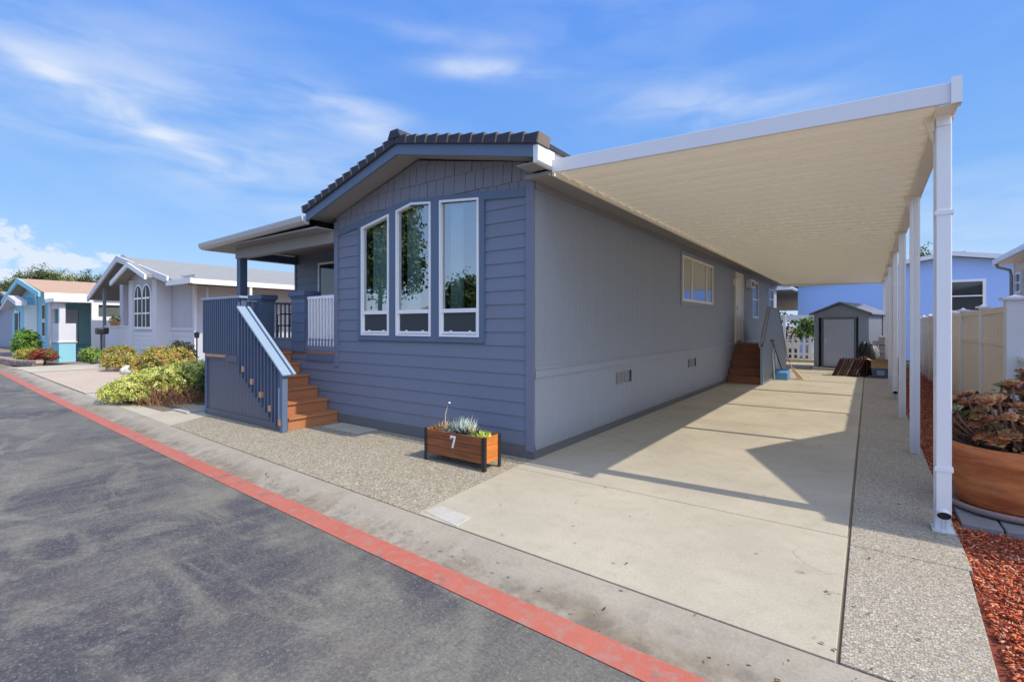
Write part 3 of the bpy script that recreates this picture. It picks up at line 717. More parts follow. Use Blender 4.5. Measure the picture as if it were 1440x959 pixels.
# ------------------------------------------------------------------ front stairs
st = thing('front_stairs', 'brown front stairs with navy slatted railing leading up to the porch', 'stairs', (-7.9, 4.15, 0))
YP = 3.74; NS = 6; rise = 1.05/NS; run = .265; X0 = -6.72
for i in range(NS):
    xr = X0 - i*run
    if i < NS-1:
        mb = MB(); mb.box(xr-run-.02, xr+.028, YP+.05, YF-.022, (i+1)*rise-.03, (i+1)*rise); mb.build('tread', M['deckwood'], st, bevel=.004)
    mb = MB(); mb.box(xr-.02, xr, YP+.05, YF-.022, i*rise+(.002 if i else 0), (i+1)*rise-.031); mb.build('riser', M['deckwood'], st)
XT = X0-(NS-1)*run
mb = MB(); mb.box(-9.18, XT+.028, YP+.05, YF-.022, 1.02, 1.05); mb.build('landing', M['deckwood'], st, bevel=.004)
# closed side panel: below landing + triangle under the steps
mb = MB()
prof = [(-9.18, 0.0), (X0+.0, 0.0), (X0+.0, .10)]
def zs(xv): return max(0, min(1.0, (X0-xv)/run*rise + .04))
k = int((9.18-6.72)/.102)
for i in range(k):
    a = -9.18+i*.102; b = a+.102; g_ = .012
    for (p, q, o0, o1) in ((a, a+g_/2, 0, .008), (a+g_/2, a+g_, .008, 0), (a+g_, b, 0, 0)):
        mb.quad((p, YP+o0, .0), (q, YP+o1, .0), (q, YP+o1, zs(q)), (p, YP+o0, zs(p)))
mb.quad((-9.18, YP, 0), (-9.18, YP, 1.0), (-9.18, YF, 1.0), (-9.18, YF, 0))
mb.build('side_panel', M['panelnavy'], st)
mb = MB(); mb.bar((X0+.03, YP-.008, .03), (XT, YP-.008, .965), .03, .12, up=(0, -1, 0) and (0, 0, 1)); mb.bar((XT, YP-.008, .965), (-9.18, YP-.008, .965), .03, .03)
mb.box(-9.18, X0, YP-.018, YP-.001, 0, .10)
mb.build('stringer', M['panelnavy'], st)
# tread ends peeping out beyond the stringer
mb = MB()
for i in range(NS-1):
    xr = X0 - i*run; z = (i+1)*rise
    mb.box(xr-.035, xr+.025, YP-.085, YP-.0005, z-.085, z+.0)
mb.box(-9.10, -8.42, YP-.07, YP-.0005, .985, 1.03)
mb.build('tread_end', M['deckedge'], st, bevel=.003)
mb = MB(); mb.box(-8.415, XT+.03, YP-.05, YP-.0005, .93, 1.03); mb.build('landing_fascia', M['panelnavy'], st)
# railing
mb = MB()
zr = 1.93
for i in range(17):
    x_ = -9.20 + i*.076
    mb.box(x_-.019, x_+.019, YP-.066, YP-.028, 1.035, zr)
mb.build('landing_balusters', M['navy'], st, bevel=.003)
mb = MB()
def zh(xv): return .86 + (X0+.04-xv)/(X0+.04+7.93)*(1.78-.86)
xv = X0-.05; i = 0
while xv > -7.98:
    zb = max(.06, (X0-xv)/run*rise - .06)
    mb.box(xv-.018, xv+.018, YP-.066, YP-.028, zb, zh(xv)-.03); xv -= .098
mb.build('stair_balusters', M['navy'], st, bevel=.003)
mb = MB(); mb.box(X0-.005, X0+.075, YP-.075, YP+.005, 0, zh(X0+.035)-.02); mb.build('newel_post', M['trim'], st, bevel=.005)
mb = MB(); mb.box(-8.02, -7.94, YP-.025, YP+.055, 1.05, 1.95); mb.box(-9.24, -9.16, YP-.025, YP+.055, 0, zr+.02); mb.box(-9.24, -9.16, YF-.1, YF-.025, 0, zr+.02); mb.build('landing_post', M['navy'], st, bevel=.005)
mb = MB()
for yy0 in np.arange(YP+.1, YF-.12, .085): mb.box(-9.215, -9.185, yy0, yy0+.036, .98, zr)
mb.build('end_balusters', M['navy'], st, bevel=.003)
mb = MB(); mb.bar((X0+.12, YP-.03, zh(X0+.12)), (-7.95, YP-.03, zh(-7.95)), .13, .032)
mb.bar((X0+.13, YP+.075, zh(X0+.13)+.01), (-7.93, YP+.075, zh(-7.93)+.01), .045, .045)
mb.build('handrail', M['lightblue'], st, bevel=.008)
mb = MB(); mb.box(-9.26, -7.90, YP-.075, YP+.06, zr+.001, zr+.035); mb.box(-9.26, -9.15, YP+.061, YF-.02, zr+.001, zr+.035); mb.build('landing_rail_cap', M['lightblue'], st, bevel=.006)
mb = MB(); mb.box(X0-.045, X0-.006, YP-.072, YP-.03, .15, .62); mb.build('newel_strip', M['lightblue'], st, bevel=.004)

# concrete lids
mb = MB(); mb.prism([(-2.905, 2.79), (-2.49, 2.72), (-2.52, 2.915), (-2.885, 2.96)], 'z', -.02, .005)
tag(mb.build('utility_lid', M['lid'], bevel=.003), 'pale concrete utility lid at the front corner of the driveway', 'utility cover')
wl = thing('grate_lid', 'white slotted drain lid on the ground beside the blue stair panel', 'drain cover', (-9.75, 3.75, 0))
mb = MB()
for i in range(5): mb.box(-10.0+.11*i, -9.93+.11*i, 3.55, 3.95, .0, .018)
mb.box(-10.02, -9.4, 3.50, 3.549, .0, .02); mb.box(-10.02, -9.4, 3.951, 4.0, .0, .02)
mb.build('grate', M['lid'], wl)

# ------------------------------------------------------------------ carport
cp = thing('carport', 'long cream and white aluminium carport roof on white posts over the driveway', 'carport', (-1.1, 13, 0))
XA, XB, Y0, Y1 = -2.745, .50, 4.53, 21.9
def zr_(x): return 3.17 - (x-XA)/(XB-XA)*.105    # underside height
mb = MB(); prof = []
yv = Y0+.03; pan = .3048
while yv < Y1-.05:
    # flat pan with two small ribs
    prof += [(yv, 0), (yv+.115, 0), (yv+.122, .018), (yv+.145, .018), (yv+.152, 0), (yv+.262, 0), (yv+.268, -.032), (yv+.299, -.032)]
    yv += pan
prof.append((yv, 0)); n = len(prof)
vs = [(XA+.01, p[0], zr_(XA)+p[1]) for p in prof]+[(XB-.1, p[0], zr_(XB-.1)+p[1]) for p in prof]
mb.add(vs, [(i, i+1, n+i+1, n+i) for i in range(n-1)])
gcr = G('cream_panel', .4); gcr.col((.95, .885, .74))
tl = gcr.n.new('ShaderNodeBsdfTranslucent'); tl.inputs[0].default_value = (1, .88, .66, 1)  # translucency added so sun brightens the underside; aluminium itself passes none
mxs = gcr.n.new('ShaderNodeMixShader'); mxs.inputs[0].default_value = .07
gcr.l.new(gcr.b.outputs[0], mxs.inputs[1]); gcr.l.new(tl.outputs[0], mxs.inputs[2]); gcr.l.new(mxs.outputs[0], gcr.n['Material Output'].inputs[0])
o = mb.build('roof_panels', gcr.m, cp)
mb = MB()  # front fascia, tapering with the slope
def fas(x): return [(x, Y0-.03, zr_(x)-.035), (x, Y0-.03, zr_(x)+.105), (x, Y0+.0, zr_(x)+.105), (x, Y0+.0, zr_(x)-.035)]
mb.add(fas(XA)+fas(XB-.001), [(0,1,5,4), (1,2,6,5), (2,3,7,6), (3,0,4,7), (0,3,2,1), (4,5,6,7)])
mb.build('front_fascia', M['white'], cp, bevel=.003)
mb = MB()
mb.box(XB-.012, XB, Y0, Y1, 3.02, 3.175); mb.box(XB-.10, XB-.013, Y0, Y1, 3.02, 3.03); mb.box(XB-.112, XB-.10, Y0+.001, Y1, 3.02, 3.075)
mb.build('side_gutter', M['cream'], cp)
mb = MB(); mb.box(XB-.045, XB+.012, Y0-.045, Y0-.031, 3.02, 3.20); mb.box(XB+.001, XB+.013, Y0-.030, Y0+.05, 3.02, 3.20); mb.build('fascia_corner', M['whitev'], cp)
mb = MB(); mb.box(XA-.015, XA+.01, Y0+.001, Y1, 3.11, 3.165); mb.build('ledger', M['cream'], cp)
mb = MB(); mb.box(XA, XB, Y1, Y1+.03, 3.02, 3.2); mb.build('rear_fascia', M['cream'], cp)
posts_y = [4.80, 7.48, 10.18, 12.88, 15.58, 18.28, 21.0]
P0 = None
for i, yp in enumerate(posts_y):
    if P0 is None:
        mb = MB(); w = .046; g = .007; cx = .437
        # fluted square tube
        pts = []
        for (sx, sy) in ((-1, -1), (1, -1), (1, 1), (-1, 1)): pts.append((sx*w, sy*w))
        ring = []
        for a, b in zip(pts, pts[1:]+pts[:1]):
            for t_, dd in ((.0, 0), (.28, 0), (.34, g), (.44, g), (.5, 0), (.56, g), (.66, g), (.72, 0)):
                x_ = a[0]+(b[0]-a[0])*t_; y_ = a[1]+(b[1]-a[1])*t_; m_ = max(abs(x_), abs(y_))
                nx_ = -(b[1]-a[1])/(2*w); ny_ = (b[0]-a[0])/(2*w)
                ring.append((cx+x_+nx_*dd, yp+y_+ny_*dd))
        mb.prism(ring, 'z', 0, 3.02); P0 = mb.build('post', M['whitev'], cp)
    else:
        c = P0.copy(); C.objects.link(c); c.parent = cp; c.location = (0, yp-posts_y[0], 0)
    mb = MB(); mb.prism([(yp-.06, 3.018), (yp-.05, 2.93), (yp+.05, 2.93), (yp+.06, 3.018)], 'x', .37, .39)
    mb.prism([(.33, 3.03), (.389, 2.86), (.389, 3.03)], 'y', yp-.035, yp+.035)
    mb.box(.37, .50, yp-.065, yp+.065, 3.008, 3.019)
    mb.build('bracket', M['cream'], cp)
# downspouts: first one strapped to the first post, second on the fourth
def spout(yc, xc=.437):
    mb = MB(); ys = yc-.048-.038
    mb.box(xc-.043, xc+.043, ys-.028, ys+.036, .12, 2.94)
    mb.add([(xc-.043, ys-.028, 2.94), (xc+.043, ys-.028, 2.94), (xc+.043, ys+.036, 2.94), (xc-.043, ys+.036, 2.94), (xc-.04, ys-.02, 3.03), (xc+.04, ys-.02, 3.03), (xc+.04, ys+.05, 3.03), (xc-.04, ys+.05, 3.03)],
           [(0,1,5,4), (1,2,6,5), (2,3,7,6), (3,0,4,7)])
    s_ = mb.build('downspout', M['whitev'], cp, bevel=.006)
    mb = MB(); mb.tube([(xc, ys-.01, .15), (xc, ys-.040, .132)], [.038, .041], 24, False); mb.build('outlet', M['whitev'], s_, smooth=True)
    mb = MB(); mb.tube([(xc, ys-.030, .138), (xc, ys-.035, .135)], .039, 24); mb.build('outlet_opening', M['black'], s_)  # black disc painted in for the dark inside of the spout
    mb = MB()
    for zz in (.45, 2.3): mb.box(xc-.052, xc+.052, ys-.034, ys+.04, zz, zz+.03)
    mb.build('strap', M['whitev'], s_)
spout(4.80); spout(12.88)
mb = MB(); mb.box(.375, .50, 4.70, 4.86, .003, .012); mb.build('post_foot', M['whitev'], cp)

M['deckshade'] = wood('composite_step_shaded', (.26, .095, .04), 0, .8)  # step wood darkened to carry the carport shade on the side stairs
# ------------------------------------------------------------------ side stairs
ss = thing('side_stairs', 'brown side stairs with a grey blue solid guard panel under the carport', 'stairs', (-2.6, 15, 0))
XR = -2.19; ys0 = 13.75
for i in range(5):
    yv = ys0+i*.25; z1 = (i+1)*.19
    mb = MB(); mb.box(XS+.04, XR-.02, yv, yv+.27, z1-.03, z1); mb.build('tread', M['deckshade'], ss, bevel=.004)
    mb = MB(); mb.box(XS+.04, XR-.02, yv+.02, yv+.04, z1-.19, z1-.031); mb.build('riser', M['deckshade'], ss)
mb = MB(); mb.box(XS+.04, XR-.02, ys0+1.25, 16.4, .95, .985); mb.build('landing', M['deckshade'], ss, bevel=.004)
mb = MB(); mb.prism([(13.78, 0), (18.1, 0), (18.1, .6), (17.2, 1.35), (16.3, 1.95), (15.0, 1.98), (13.78, .92)], 'x', XR-.01, XR+.02)
mb.build('guard_panel', paint('guard_panel', (.21, .25, .30), .5, .08, 60, .001, .8), ss)
mb = MB(); mb.bar((XR-.05, 13.72, .95), (XR-.05, 15.05, 2.02), .05, .04); mb.bar((XR+.006, 15.0, 2.0), (XR+.006, 16.35, 1.97), .08, .03); mb.bar((XR+.006, 16.35, 1.97), (XR+.006, 18.1, .62), .08, .03); mb.build('handrail', M['soffit'], ss)
mb = MB(); mb.box(XR-.03, XR+.04, 13.70, 13.77, 0, .96); mb.build('newel_post', M['lightblue'], ss, bevel=.004)
# snow shovel and broom leaning there
sv = thing('push_shovel', 'light blue plastic shovel leaning against the side stair panel', 'shovel', (-1.95, 15.6, 0))
mb = MB(); mb.prism([(15.35, .0), (15.9, .0), (15.9, .06), (15.8, .24), (15.5, .30), (15.35, .2)], 'x', -2.13, -1.80); mb.build('blade', M['dustblue'], sv, bevel=.02)
mb = MB(); mb.tube([(-1.95, 15.5, .22), (-2.14, 15.0, 1.1)], .014, 8); mb.tube([(-2.16, 14.93, 1.1), (-2.10, 15.08, 1.1)], .02, 8); mb.build('handle', M['black'], sv)
br = thing('broom', 'broom with wooden handle leaning beside the blue shovel', 'broom', (-1.72, 16.0, 0))
mb = MB(); mb.tube([(-1.75, 15.9, .25), (-2.15, 16.4, 1.25)], .013, 8); mb.build('handle', M['deckedge'], br)
mb = MB(); mb.add([(-1.60, 15.75, 0), (-1.45, 15.75, .0), (-1.45, 15.95, .0), (-1.60, 15.95, .0), (-1.79, 15.86, .3), (-1.72, 15.86, .3), (-1.72, 15.94, .3), (-1.79, 15.94, .3)], [(0,3,2,1),(4,5,6,7),(0,1,5,4),(1,2,6,5),(2,3,7,6),(3,0,4,7)]); mb.build('bristles', M['card'], br)
sf = thing('folding_frame', 'white metal folding trolley frame against the side stair panel', 'trolley', (-2.08, 16.2, 0))
mb = MB(); mb.tube([(-2.10, 15.15, 0.0), (-2.14, 15.15, .75), (-2.14, 15.3, .86), (-2.14, 15.5, .86), (-2.14, 15.62, .75), (-2.10, 15.62, 0)], .018, 8); mb.build('frame', M['whitev'], sf, smooth=True)

# ------------------------------------------------------------------ planter box
pl = thing('planter_box', 'stained wooden planter box with black corner legs and a white number 7', 'planter', (-3.62, 4.03, 0))
x0, x1, y0, y1, z0, z1 = -4.05, -3.19, 3.90, 4.17, .075, .345
hh = (z1-z0)/3
for i in range(3):
    mb = MB(); mb.box(x0+.01, x1-.01, y0, y0+.018, z0+i*hh+.002, z0+(i+1)*hh-.002); mb.build('front_board', M['cedar'], pl, bevel=.003)
mb = MB()
for i in range(3): mb.box(x0+.01, x1-.01, y1-.018, y1, z0+i*hh+.002, z0+(i+1)*hh-.002)
mb.build('back_boards', M['cedar'], pl, bevel=.003)
for xe in (x0+.006, x1-.024):
    mb = MB()
    for i in range(3): mb.box(xe, xe+.018, y0+.0185, y1-.0185, z0+i*hh+.001, z0+(i+1)*hh-.001)
    mb.build('end_boards', M['cedarlit'], pl, bevel=.002)
for xe in (x0, x1):
    for ye in (y0, y1):
        sx = 1 if xe == x0 else -1; sy = 1 if ye == y0 else -1
        mb = MB(); a, b = sorted((xe-sx*.004, xe+sx*.034)); c, d_ = sorted((ye-sy*.006, ye-sy*.0005)); mb.box(a, b, c, d_, 0, z1+.006)
        a, b = sorted((xe-sx*.006, xe-sx*.0005)); c, d_ = sorted((ye-sy*.006, ye+sy*.034)); mb.box(a, b, c, d_, 0, z1+.006)
        mb.build('leg', M['black'], pl)
mb = MB(); mb.box(x0+.03, x1-.03, y0+.02, y1-.02, z0+.01, z1-.035); mb.build('soil', M['soil'], pl)
# the number 7 as a cut plate with serif
mb = MB(); nx, nz = -3.66, .185
sev = [(.0, .13), (.0, .095), (.012, .095), (.018, .108), (.052, .108), (.018, .0), (.045, .0), (.075, .115), (.075, .13)]
mb.prism([(nx+p[0], nz+p[1]) for p in sev], 'y', y0-.006, y0-.001); mb.build('number_seven', M['whitev'], pl)
def spikes(name, c, n, L, r, pal, up=.6, spread=.05, par=None, curl=0.):
    V = []; cols = []
    for i in range(n):
        base = np.array(c)+np.array([random.gauss(0, spread), random.gauss(0, spread*.6), 0])
        a = random.uniform(0, 6.283); e = random.uniform(up, 1.35)
        d = np.array([math.cos(a)*math.cos(e), math.sin(a)*math.cos(e), math.sin(e)])
        s_ = np.cross(d, [0.3, .2, 1.]); s_ /= np.linalg.norm(s_); u = np.cross(s_, d)
        l = L*random.uniform(.6, 1.1); w = r
        m = base+d*l*.55
        V.append([base-s_*w*.4, base+s_*w*.4, m+s_*w+u*w*.2, base+d*l, m-s_*w+u*w*.2, m-u*w*.7]); cols.append(np.array(pal[random.randrange(len(pal))])*random.uniform(.75, 1.25))
    return npmesh(name, np.array(V), [(0, 5, 2, 1), (0, 4, 5), (5, 3, 2), (4, 3, 5), (0, 1, 2, 3, 4)], np.array(cols), M['flesh'], par)
def rosette(V, cols, c, rad, nl, pal, tilt=(0, 0, 1)):
    T = Vector(tilt).to_track_quat('Z', 'Y').to_matrix()
    for i in range(nl):
        a = i*2.4; q = i/nl; e = .25+1.1*(1-q) ; l = rad*(.45+.55*q); w = l*.36
        d = Vector((math.cos(a)*math.cos(e), math.sin(a)*math.cos(e), math.sin(e))); s_ = Vector((-math.sin(a), math.cos(a), 0)); u = s_.cross(d)
        pts = [Vector((0,0,0))-s_*w*.3, s_*w*.3, d*l*.7+s_*w, d*l+u*l*.0, d*l*.7-s_*w, d*l*.55-u*w*.35]
        V.append([np.array(T @ p)+np.array(c) for p in pts]); cols.append(np.array(pal[random.randrange(len(pal))])*random.uniform(.75, 1.2))
ROSF = [(0, 5, 2, 1), (0, 4, 5), (5, 3, 2), (4, 3, 5), (0, 1, 2, 3, 4)]
ps = .31
o = spikes('rosette_succulent', (-3.90, 4.03, ps), 70, .13, .010, [(.42, .24, .10), (.50, .34, .14), (.30, .30, .12), (.5, .3, .2)], .35, .045)
tag(o, 'tan and pink spiky succulent at the left end of the planter box', 'plant')
o = spikes('chalk_stick_succulent', (-3.62, 4.05, ps), 190, .20, .007, [(.42, .50, .44), (.34, .42, .38), (.52, .58, .50), (.30, .36, .30)], .6, .06)
tag(o, 'silvery grey green chalk stick plant in the middle of the planter box', 'plant')
o = spikes('lime_succulent', (-3.31, 4.00, ps), 80, .105, .011, [(.45, .52, .06), (.30, .40, .05), (.60, .62, .12), (.18, .30, .05)], .35, .035)
tag(o, 'lime yellow spiky succulent at the right end of the planter box', 'plant')
fs_ = thing('flower_stalk', 'tall pale curved flower stalk rising from the planter box', 'plant', (-3.80, 4.0, .31))
mb = MB(); mb.tube([(-3.80, 3.98, .30), (-3.815, 3.98, .42), (-3.81, 3.98, .52), (-3.785, 3.98, .60), (-3.755, 3.98, .64)], [.006, .006, .005, .005, .005], 8); mb.build('stem', paint('pale_stem', (.6, .48, .40), .6, .1), fs_, smooth=True)
mb = MB(); mb.lathe((-3.752, 3.98, .635), [(0, 0), (.012, .004), (.014, .012), (.01, .022), (0, .026)], 12); mb.build('bud', M['lavlight'], fs_, smooth=True)
o = spikes('small_succulent', (-3.47, 4.03, ps), 40, .13, .007, [(.45, .38, .20), (.42, .46, .30), (.35, .25, .15)], 1.0, .02)
tag(o, 'small upright tan green succulent between the silver and lime plants', 'plant')
o = spikes('creeping_succulent', (-3.72, 3.97, ps), 60, .06, .008, [(.40, .42, .28), (.30, .34, .20)], .2, .035)
tag(o, 'low pale green succulent at the front edge of the planter box', 'plant')

# ------------------------------------------------------------------ terracotta pot and plants
PX, PY = .945, 5.60
pt = thing('terracotta_pot', 'large round terracotta pot on a saucer beside the first carport post', 'pot', (PX, PY, .015))
mb = MB(); mb.lathe((PX, PY, .05), [(0, 0), (.33, 0), (.345, .02), (.385, .22), (.392, .33), (.40, .335), (.415, .40), (.418, .47), (.41, .49), (.375, .49), (.37, .43), (0, .42)], 64); mb.build('body', M['terra'], pt, smooth=True)
mb = MB(); mb.lathe((PX, PY, .016), [(0, 0), (.40, 0), (.44, .02), (.445, .055), (.425, .06), (.41, .03), (0, .028)], 64); mb.build('saucer', paint('saucer_grey', (.34, .24, .20), .8, .2), pt, smooth=True)
mb = MB(); mb.lathe((PX, PY, .475), [(.371, 0), (.2, .015), (0, .02)], 32); mb.build('soil', M['soil'], pt)
sp = thing('aeonium_plant', 'rusty red and green rosette succulent with bent bare stems in the large pot', 'plant', (PX, PY, .48))
random.seed(21); V = []; cols = []; mb = MB()
for i in range(105):
    a = random.uniform(0, 6.283); rr = random.uniform(.05, .44); 
    hx, hy = PX+rr*math.cos(a), PY+rr*math.sin(a); hz = .49+random.uniform(.10, .50)*(1.2-rr*.9) + (.08 if hx > PX+.05 else 0)
    bx_, by_ = PX+.25*rr*math.cos(a+1), PY+.25*rr*math.sin(a+1)
    p0 = Vector((bx_, by_, .48)); p3 = Vector((hx, hy, hz)); mid = p0.lerp(p3, .55)+Vector((.09*math.cos(a), .09*math.sin(a), -.06))
    pts = [p0*(1-t)**2 + mid*2*t*(1-t) + p3*t*t for t in (0, .2, .4, .6, .8, 1)]
    mb.tube(pts, [.011, .010, .009, .009, .009, .010], 6)
    pal = [(.56, .15, .05), (.60, .22, .08), (.44, .30, .09), (.62, .30, .12), (.40, .10, .05)]
    if random.random() < .12: pal = [(.24, .32, .10), (.34, .38, .16), (.3, .2, .1)]
    rosette(V, cols, (hx, hy, hz-.01), random.uniform(.065, .105), 34, pal, (math.cos(a)*.6*rr/.4, math.sin(a)*.6*rr/.4, 1))
mb.build('stems', paint('stem_pink', (.24, .14, .11), .7, .3), sp, smooth=True)
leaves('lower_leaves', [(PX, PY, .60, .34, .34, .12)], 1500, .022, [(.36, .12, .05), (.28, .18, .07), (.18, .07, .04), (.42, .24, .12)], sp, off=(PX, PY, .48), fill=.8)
npmesh('rosettes', np.array(V), ROSF, np.array(cols), M['flesh'], sp, (PX, PY, .48))
pp = thing('small_pot', 'small terracotta pot behind the large one with a dark leafy sprig', 'pot', (1.02, 6.75, 0))
mb = MB(); mb.lathe((1.02, 6.75, .0), [(0, 0), (.11, 0), (.15, .3), (.165, .3), (.165, .36), (.14, .36), (.135, .32), (0, .31)], 32); mb.lathe((1.02, 6.75, .36), [(0.13, 0), (.15, .18), (.165, .18), (.165, .22), (.14, .22), (0, .2)], 32); mb.build('body', M['terra'], pp, smooth=True)
o = leaves('leafy_sprig', [(.92, 6.7, .62, .08, .08, .22)], 160, .02, [(.05, .04, .06), (.08, .09, .07)], low=-1); tag(o, 'dark leafy sprig behind the large terracotta pot', 'plant')

# ------------------------------------------------------------------ side fence
fn = thing('vinyl_fence', 'tall beige vinyl privacy fence with white capped posts beside the carport', 'fence', (1.38, 16, 0))
FX = 1.38; fy = [8.10+1.95*i for i in range(10)]
pcap = None
for i, yv in enumerate(fy):
    w = .085 if i == 0 else .045
    mb = MB(); mb.box(FX-w, FX+w, yv-w, yv+w, -.04, 1.80 if i == 0 else 1.76); p = mb.build('post', M['whitev'], fn, bevel=.005)
    z = 1.80 if i == 0 else 1.76
    mb = MB(); q = w+.035; mb.box(FX-q, FX+q, yv-q, yv+q, z, z+.03)
    mb.add([(FX-w, yv-w, z+.03), (FX+w, yv-w, z+.03), (FX+w, yv+w, z+.03), (FX-w, yv+w, z+.03), (FX, yv, z+.065)], [(0,1,4), (1,2,4), (2,3,4), (3,0,4)]); mb.build('cap', M['whitev'], p)
for a, b in zip(fy, fy[1:]):
    mb = MB(); n = 9; y_a, y_b = a+.05, b-.05
    for i in range(n):
        s0 = y_a+(y_b-y_a)*i/n; s1 = y_a+(y_b-y_a)*(i+1)/n-.006
        mb.box(FX-.012, FX+.012, s0, s1, .05, 1.70)
    mb.box(FX-.026, FX+.026, y_a, y_b, 1.66, 1.74); mb.box(FX-.026, FX+.026, y_a, y_b, 1.24, 1.32); mb.box(FX-.026, FX+.026, y_a, y_b, .0, .10)
    mb.build('panel', M['vinylbeige'], fn, bevel=.003)
lf = thing('picket_fence', 'low white vinyl picket fence behind the large terracotta pot', 'fence', (1.42, 6.4, 0))
mb = MB(); 
for yv in np.arange(5.3, 7.98, .075): mb.box(1.405, 1.43, yv, yv+.045, .08, 1.12)
mb.build('pickets', M['whitev'], lf, bevel=.003)
mb = MB(); mb.box(1.385, 1.45, 5.2, 8.0, 1.10, 1.15); mb.box(1.39, 1.445, 5.2, 8.0, .10, .16); mb.build('rail', M['whitev'], lf, bevel=.004)
# ------------------------------------------------------------------ beige neighbour at right
nb = thing('neighbour_house', 'beige neighbouring house with white gutter behind the right hand fence', 'house', (5.5, 11, 0))
mb = MB(); mb.box(2.95, 8.5, 4.9, 17.45, 0, 3.15); mb.build('wall', M['beige'], nb)
mb = MB()
mb.add([(2.69, 4.58, 3.2), (2.69, 17.75, 3.2), (6, 17.75, 4.0), (6, 4.58, 4.0), (9, 4.58, 3.2), (9, 17.75, 3.2)], [(0,1,2,3), (3,2,5,4), (0,3,4), (1,5,2)])
# cross gable that throws the pointed shadow on the driveway
mb.add([(2.60, 4.58, 3.15), (2.60, 6.62, 4.24), (2.60, 8.55, 3.22), (6, 4.58, 3.3), (6, 6.62, 4.3), (6, 8.55, 3.3)], [(0,3,4,1), (1,4,5,2), (0,1,2)])
mb.build('roof', M['roofgrey'], nb)
mb = MB(); mb.box(2.60, 2.69, 4.58, 17.75, 3.08, 3.21); mb.build('gutter', M['white'], nb, bevel=.01)
mb = MB(); mb.box(2.69, 2.95, 4.9, 17.7, 3.06, 3.10); mb.build('soffit', M['cream'], nb)
mb = MB(); mb.tube([(2.66, 17.6, 3.08), (2.68, 17.58, 3.0), (2.88, 17.42, 2.9), (2.90, 17.40, 2.75), (2.90, 17.40, .1)], .035, 10); mb.build('downspout', M['soffit'], nb, smooth=True)
mb = MB(); 
for q in ((16.5, 17.05, 2.28, 2.33), (16.5, 17.05, 2.74, 2.79), (16.5, 16.55, 2.33, 2.74), (17.0, 17.05, 2.33, 2.74), (16.55, 17.0, 2.52, 2.55)): mb.box(2.90, 2.95, *q)
w = mb.build('window', M['whitev'], nb); g = MB(); g.box(2.93, 2.949, 16.55, 17.0, 2.33, 2.74); g.build('pane', M['darkglass'], w)

# ------------------------------------------------------------------ shed and clutter
sd = thing('garden_shed', 'grey gabled garden shed with a pale door at the end of the driveway', 'shed', (-1.55, 20.0, 0), R(-15))
W_, D_ = 1.60, 2.0
mb = MB()
grooves(mb, 0, .0, W_, .08, 1.90, [(.27, 1.24, .08, 1.78)], pitch=.14, gw=.015, d=.008, axis='x', sgn=-1)
mb.prism([(0, 1.9), (W_, 1.9), (W_/2, 2.22)], 'y', 0, .03); mb.box(.001, .03, .001, D_, .08, 1.9); mb.box(0, W_, D_, D_+.03, .08, 1.9)
mb.quad((0, .03, .08), (0, D_, .08), (0, D_, 1.9), (0, .03, 1.9))
mb.build('wall', M['shedgrey'], sd, local=True)
mb = MB(); grooves(mb, W_, .0, D_, .08, 1.90, pitch=.2, gw=.015); mb.build('side_wall', M['sheddark'], sd, local=True)  # shade on this side is put into the colour by the darker paint
mb = MB(); mb.box(.31, 1.20, -.035, .0, .12, 1.72)
dd = mb.build('door', M['sheddoor'], sd, local=True, bevel=.006)
h = MB(); h.box(.36, .39, -.06, -.036, .92, 1.05); h.build('handle', M['whitev'], dd, local=True, bevel=.004)
mb = MB(); mb.box(.25, .305, -.045, .0, .08, 1.78); mb.box(1.205, 1.26, -.045, .0, .08, 1.78); mb.box(.306, 1.204, -.045, .0, 1.725, 1.78); mb.build('door_frame', M['sheddark'], sd, local=True)
mb = MB(); mb.prism([(-.12, 1.86), (W_/2, 2.24), (W_+.12, 1.86), (W_+.12, 1.91), (W_/2, 2.30), (-.12, 1.91)], 'y', -.12, D_+.1); mb.build('roof', M['sheddark'], sd, local=True)
mb = MB(); mb.box(-.02, W_+.02, -.06, D_+.03, 0, .08); mb.build('base', M['cream'], sd, local=True)
random.seed(5)
def tilestack(loc, tilt, n, label, rz=0):
    t = thing('roof_tile_stack', label, 'roof tiles', loc, rz, 'stacks of spare red roof tiles')
    for i in range(n):
        mb = MB(); c = Vector((-i*.072, random.uniform(-.02, .02), random.uniform(0, .03))); tilt2 = tilt+random.uniform(-.05, .05); u = Vector((math.sin(tilt), 0, math.cos(tilt))); v = Vector((math.cos(tilt), 0, -math.sin(tilt)))
        m = 10; vs = []
        for jj in range(m+1):
            wv = .16*(jj/m*2-1); bb = .022*abs(math.sin(jj/m*math.pi*2))
            for hh_ in (0, .56): vs.append(c+u*hh_+v*bb+Vector((0, wv, 0)))
            for hh_ in (0, .56): vs.append(c+u*hh_+v*(bb+.038)+Vector((0, wv, 0)))
        fs = []
        for jj in range(m):
            a = jj*4; b = a+4
            fs += [(a, b, b+1, a+1), (a+2, a+3, b+3, b+2), (a+1, b+1, b+3, a+3), (a, a+2, b+2, b)]
        fs += [(0, 1, 3, 2), (m*4, m*4+2, m*4+3, m*4+1)]
        mb.add(vs, fs); mb.build('tile', M['claytile'], t, local=True)
    return t
tilestack((-.62, 17.75, 0), .38, 5, 'leftmost leaning stack of dark red roof tiles by the shed')
tilestack((-.32, 17.8, 0), .36, 4, 'second leaning stack of dark red roof tiles, left of the black bag')
tilestack((-.08, 17.95, 0.0), .02, 3, 'upright stack of dark red roof tiles next to the cardboard box')
bn = thing('storage_bin', 'blue grey storage bin under the cardboard box', 'bin', (.27, 17.75, 0))
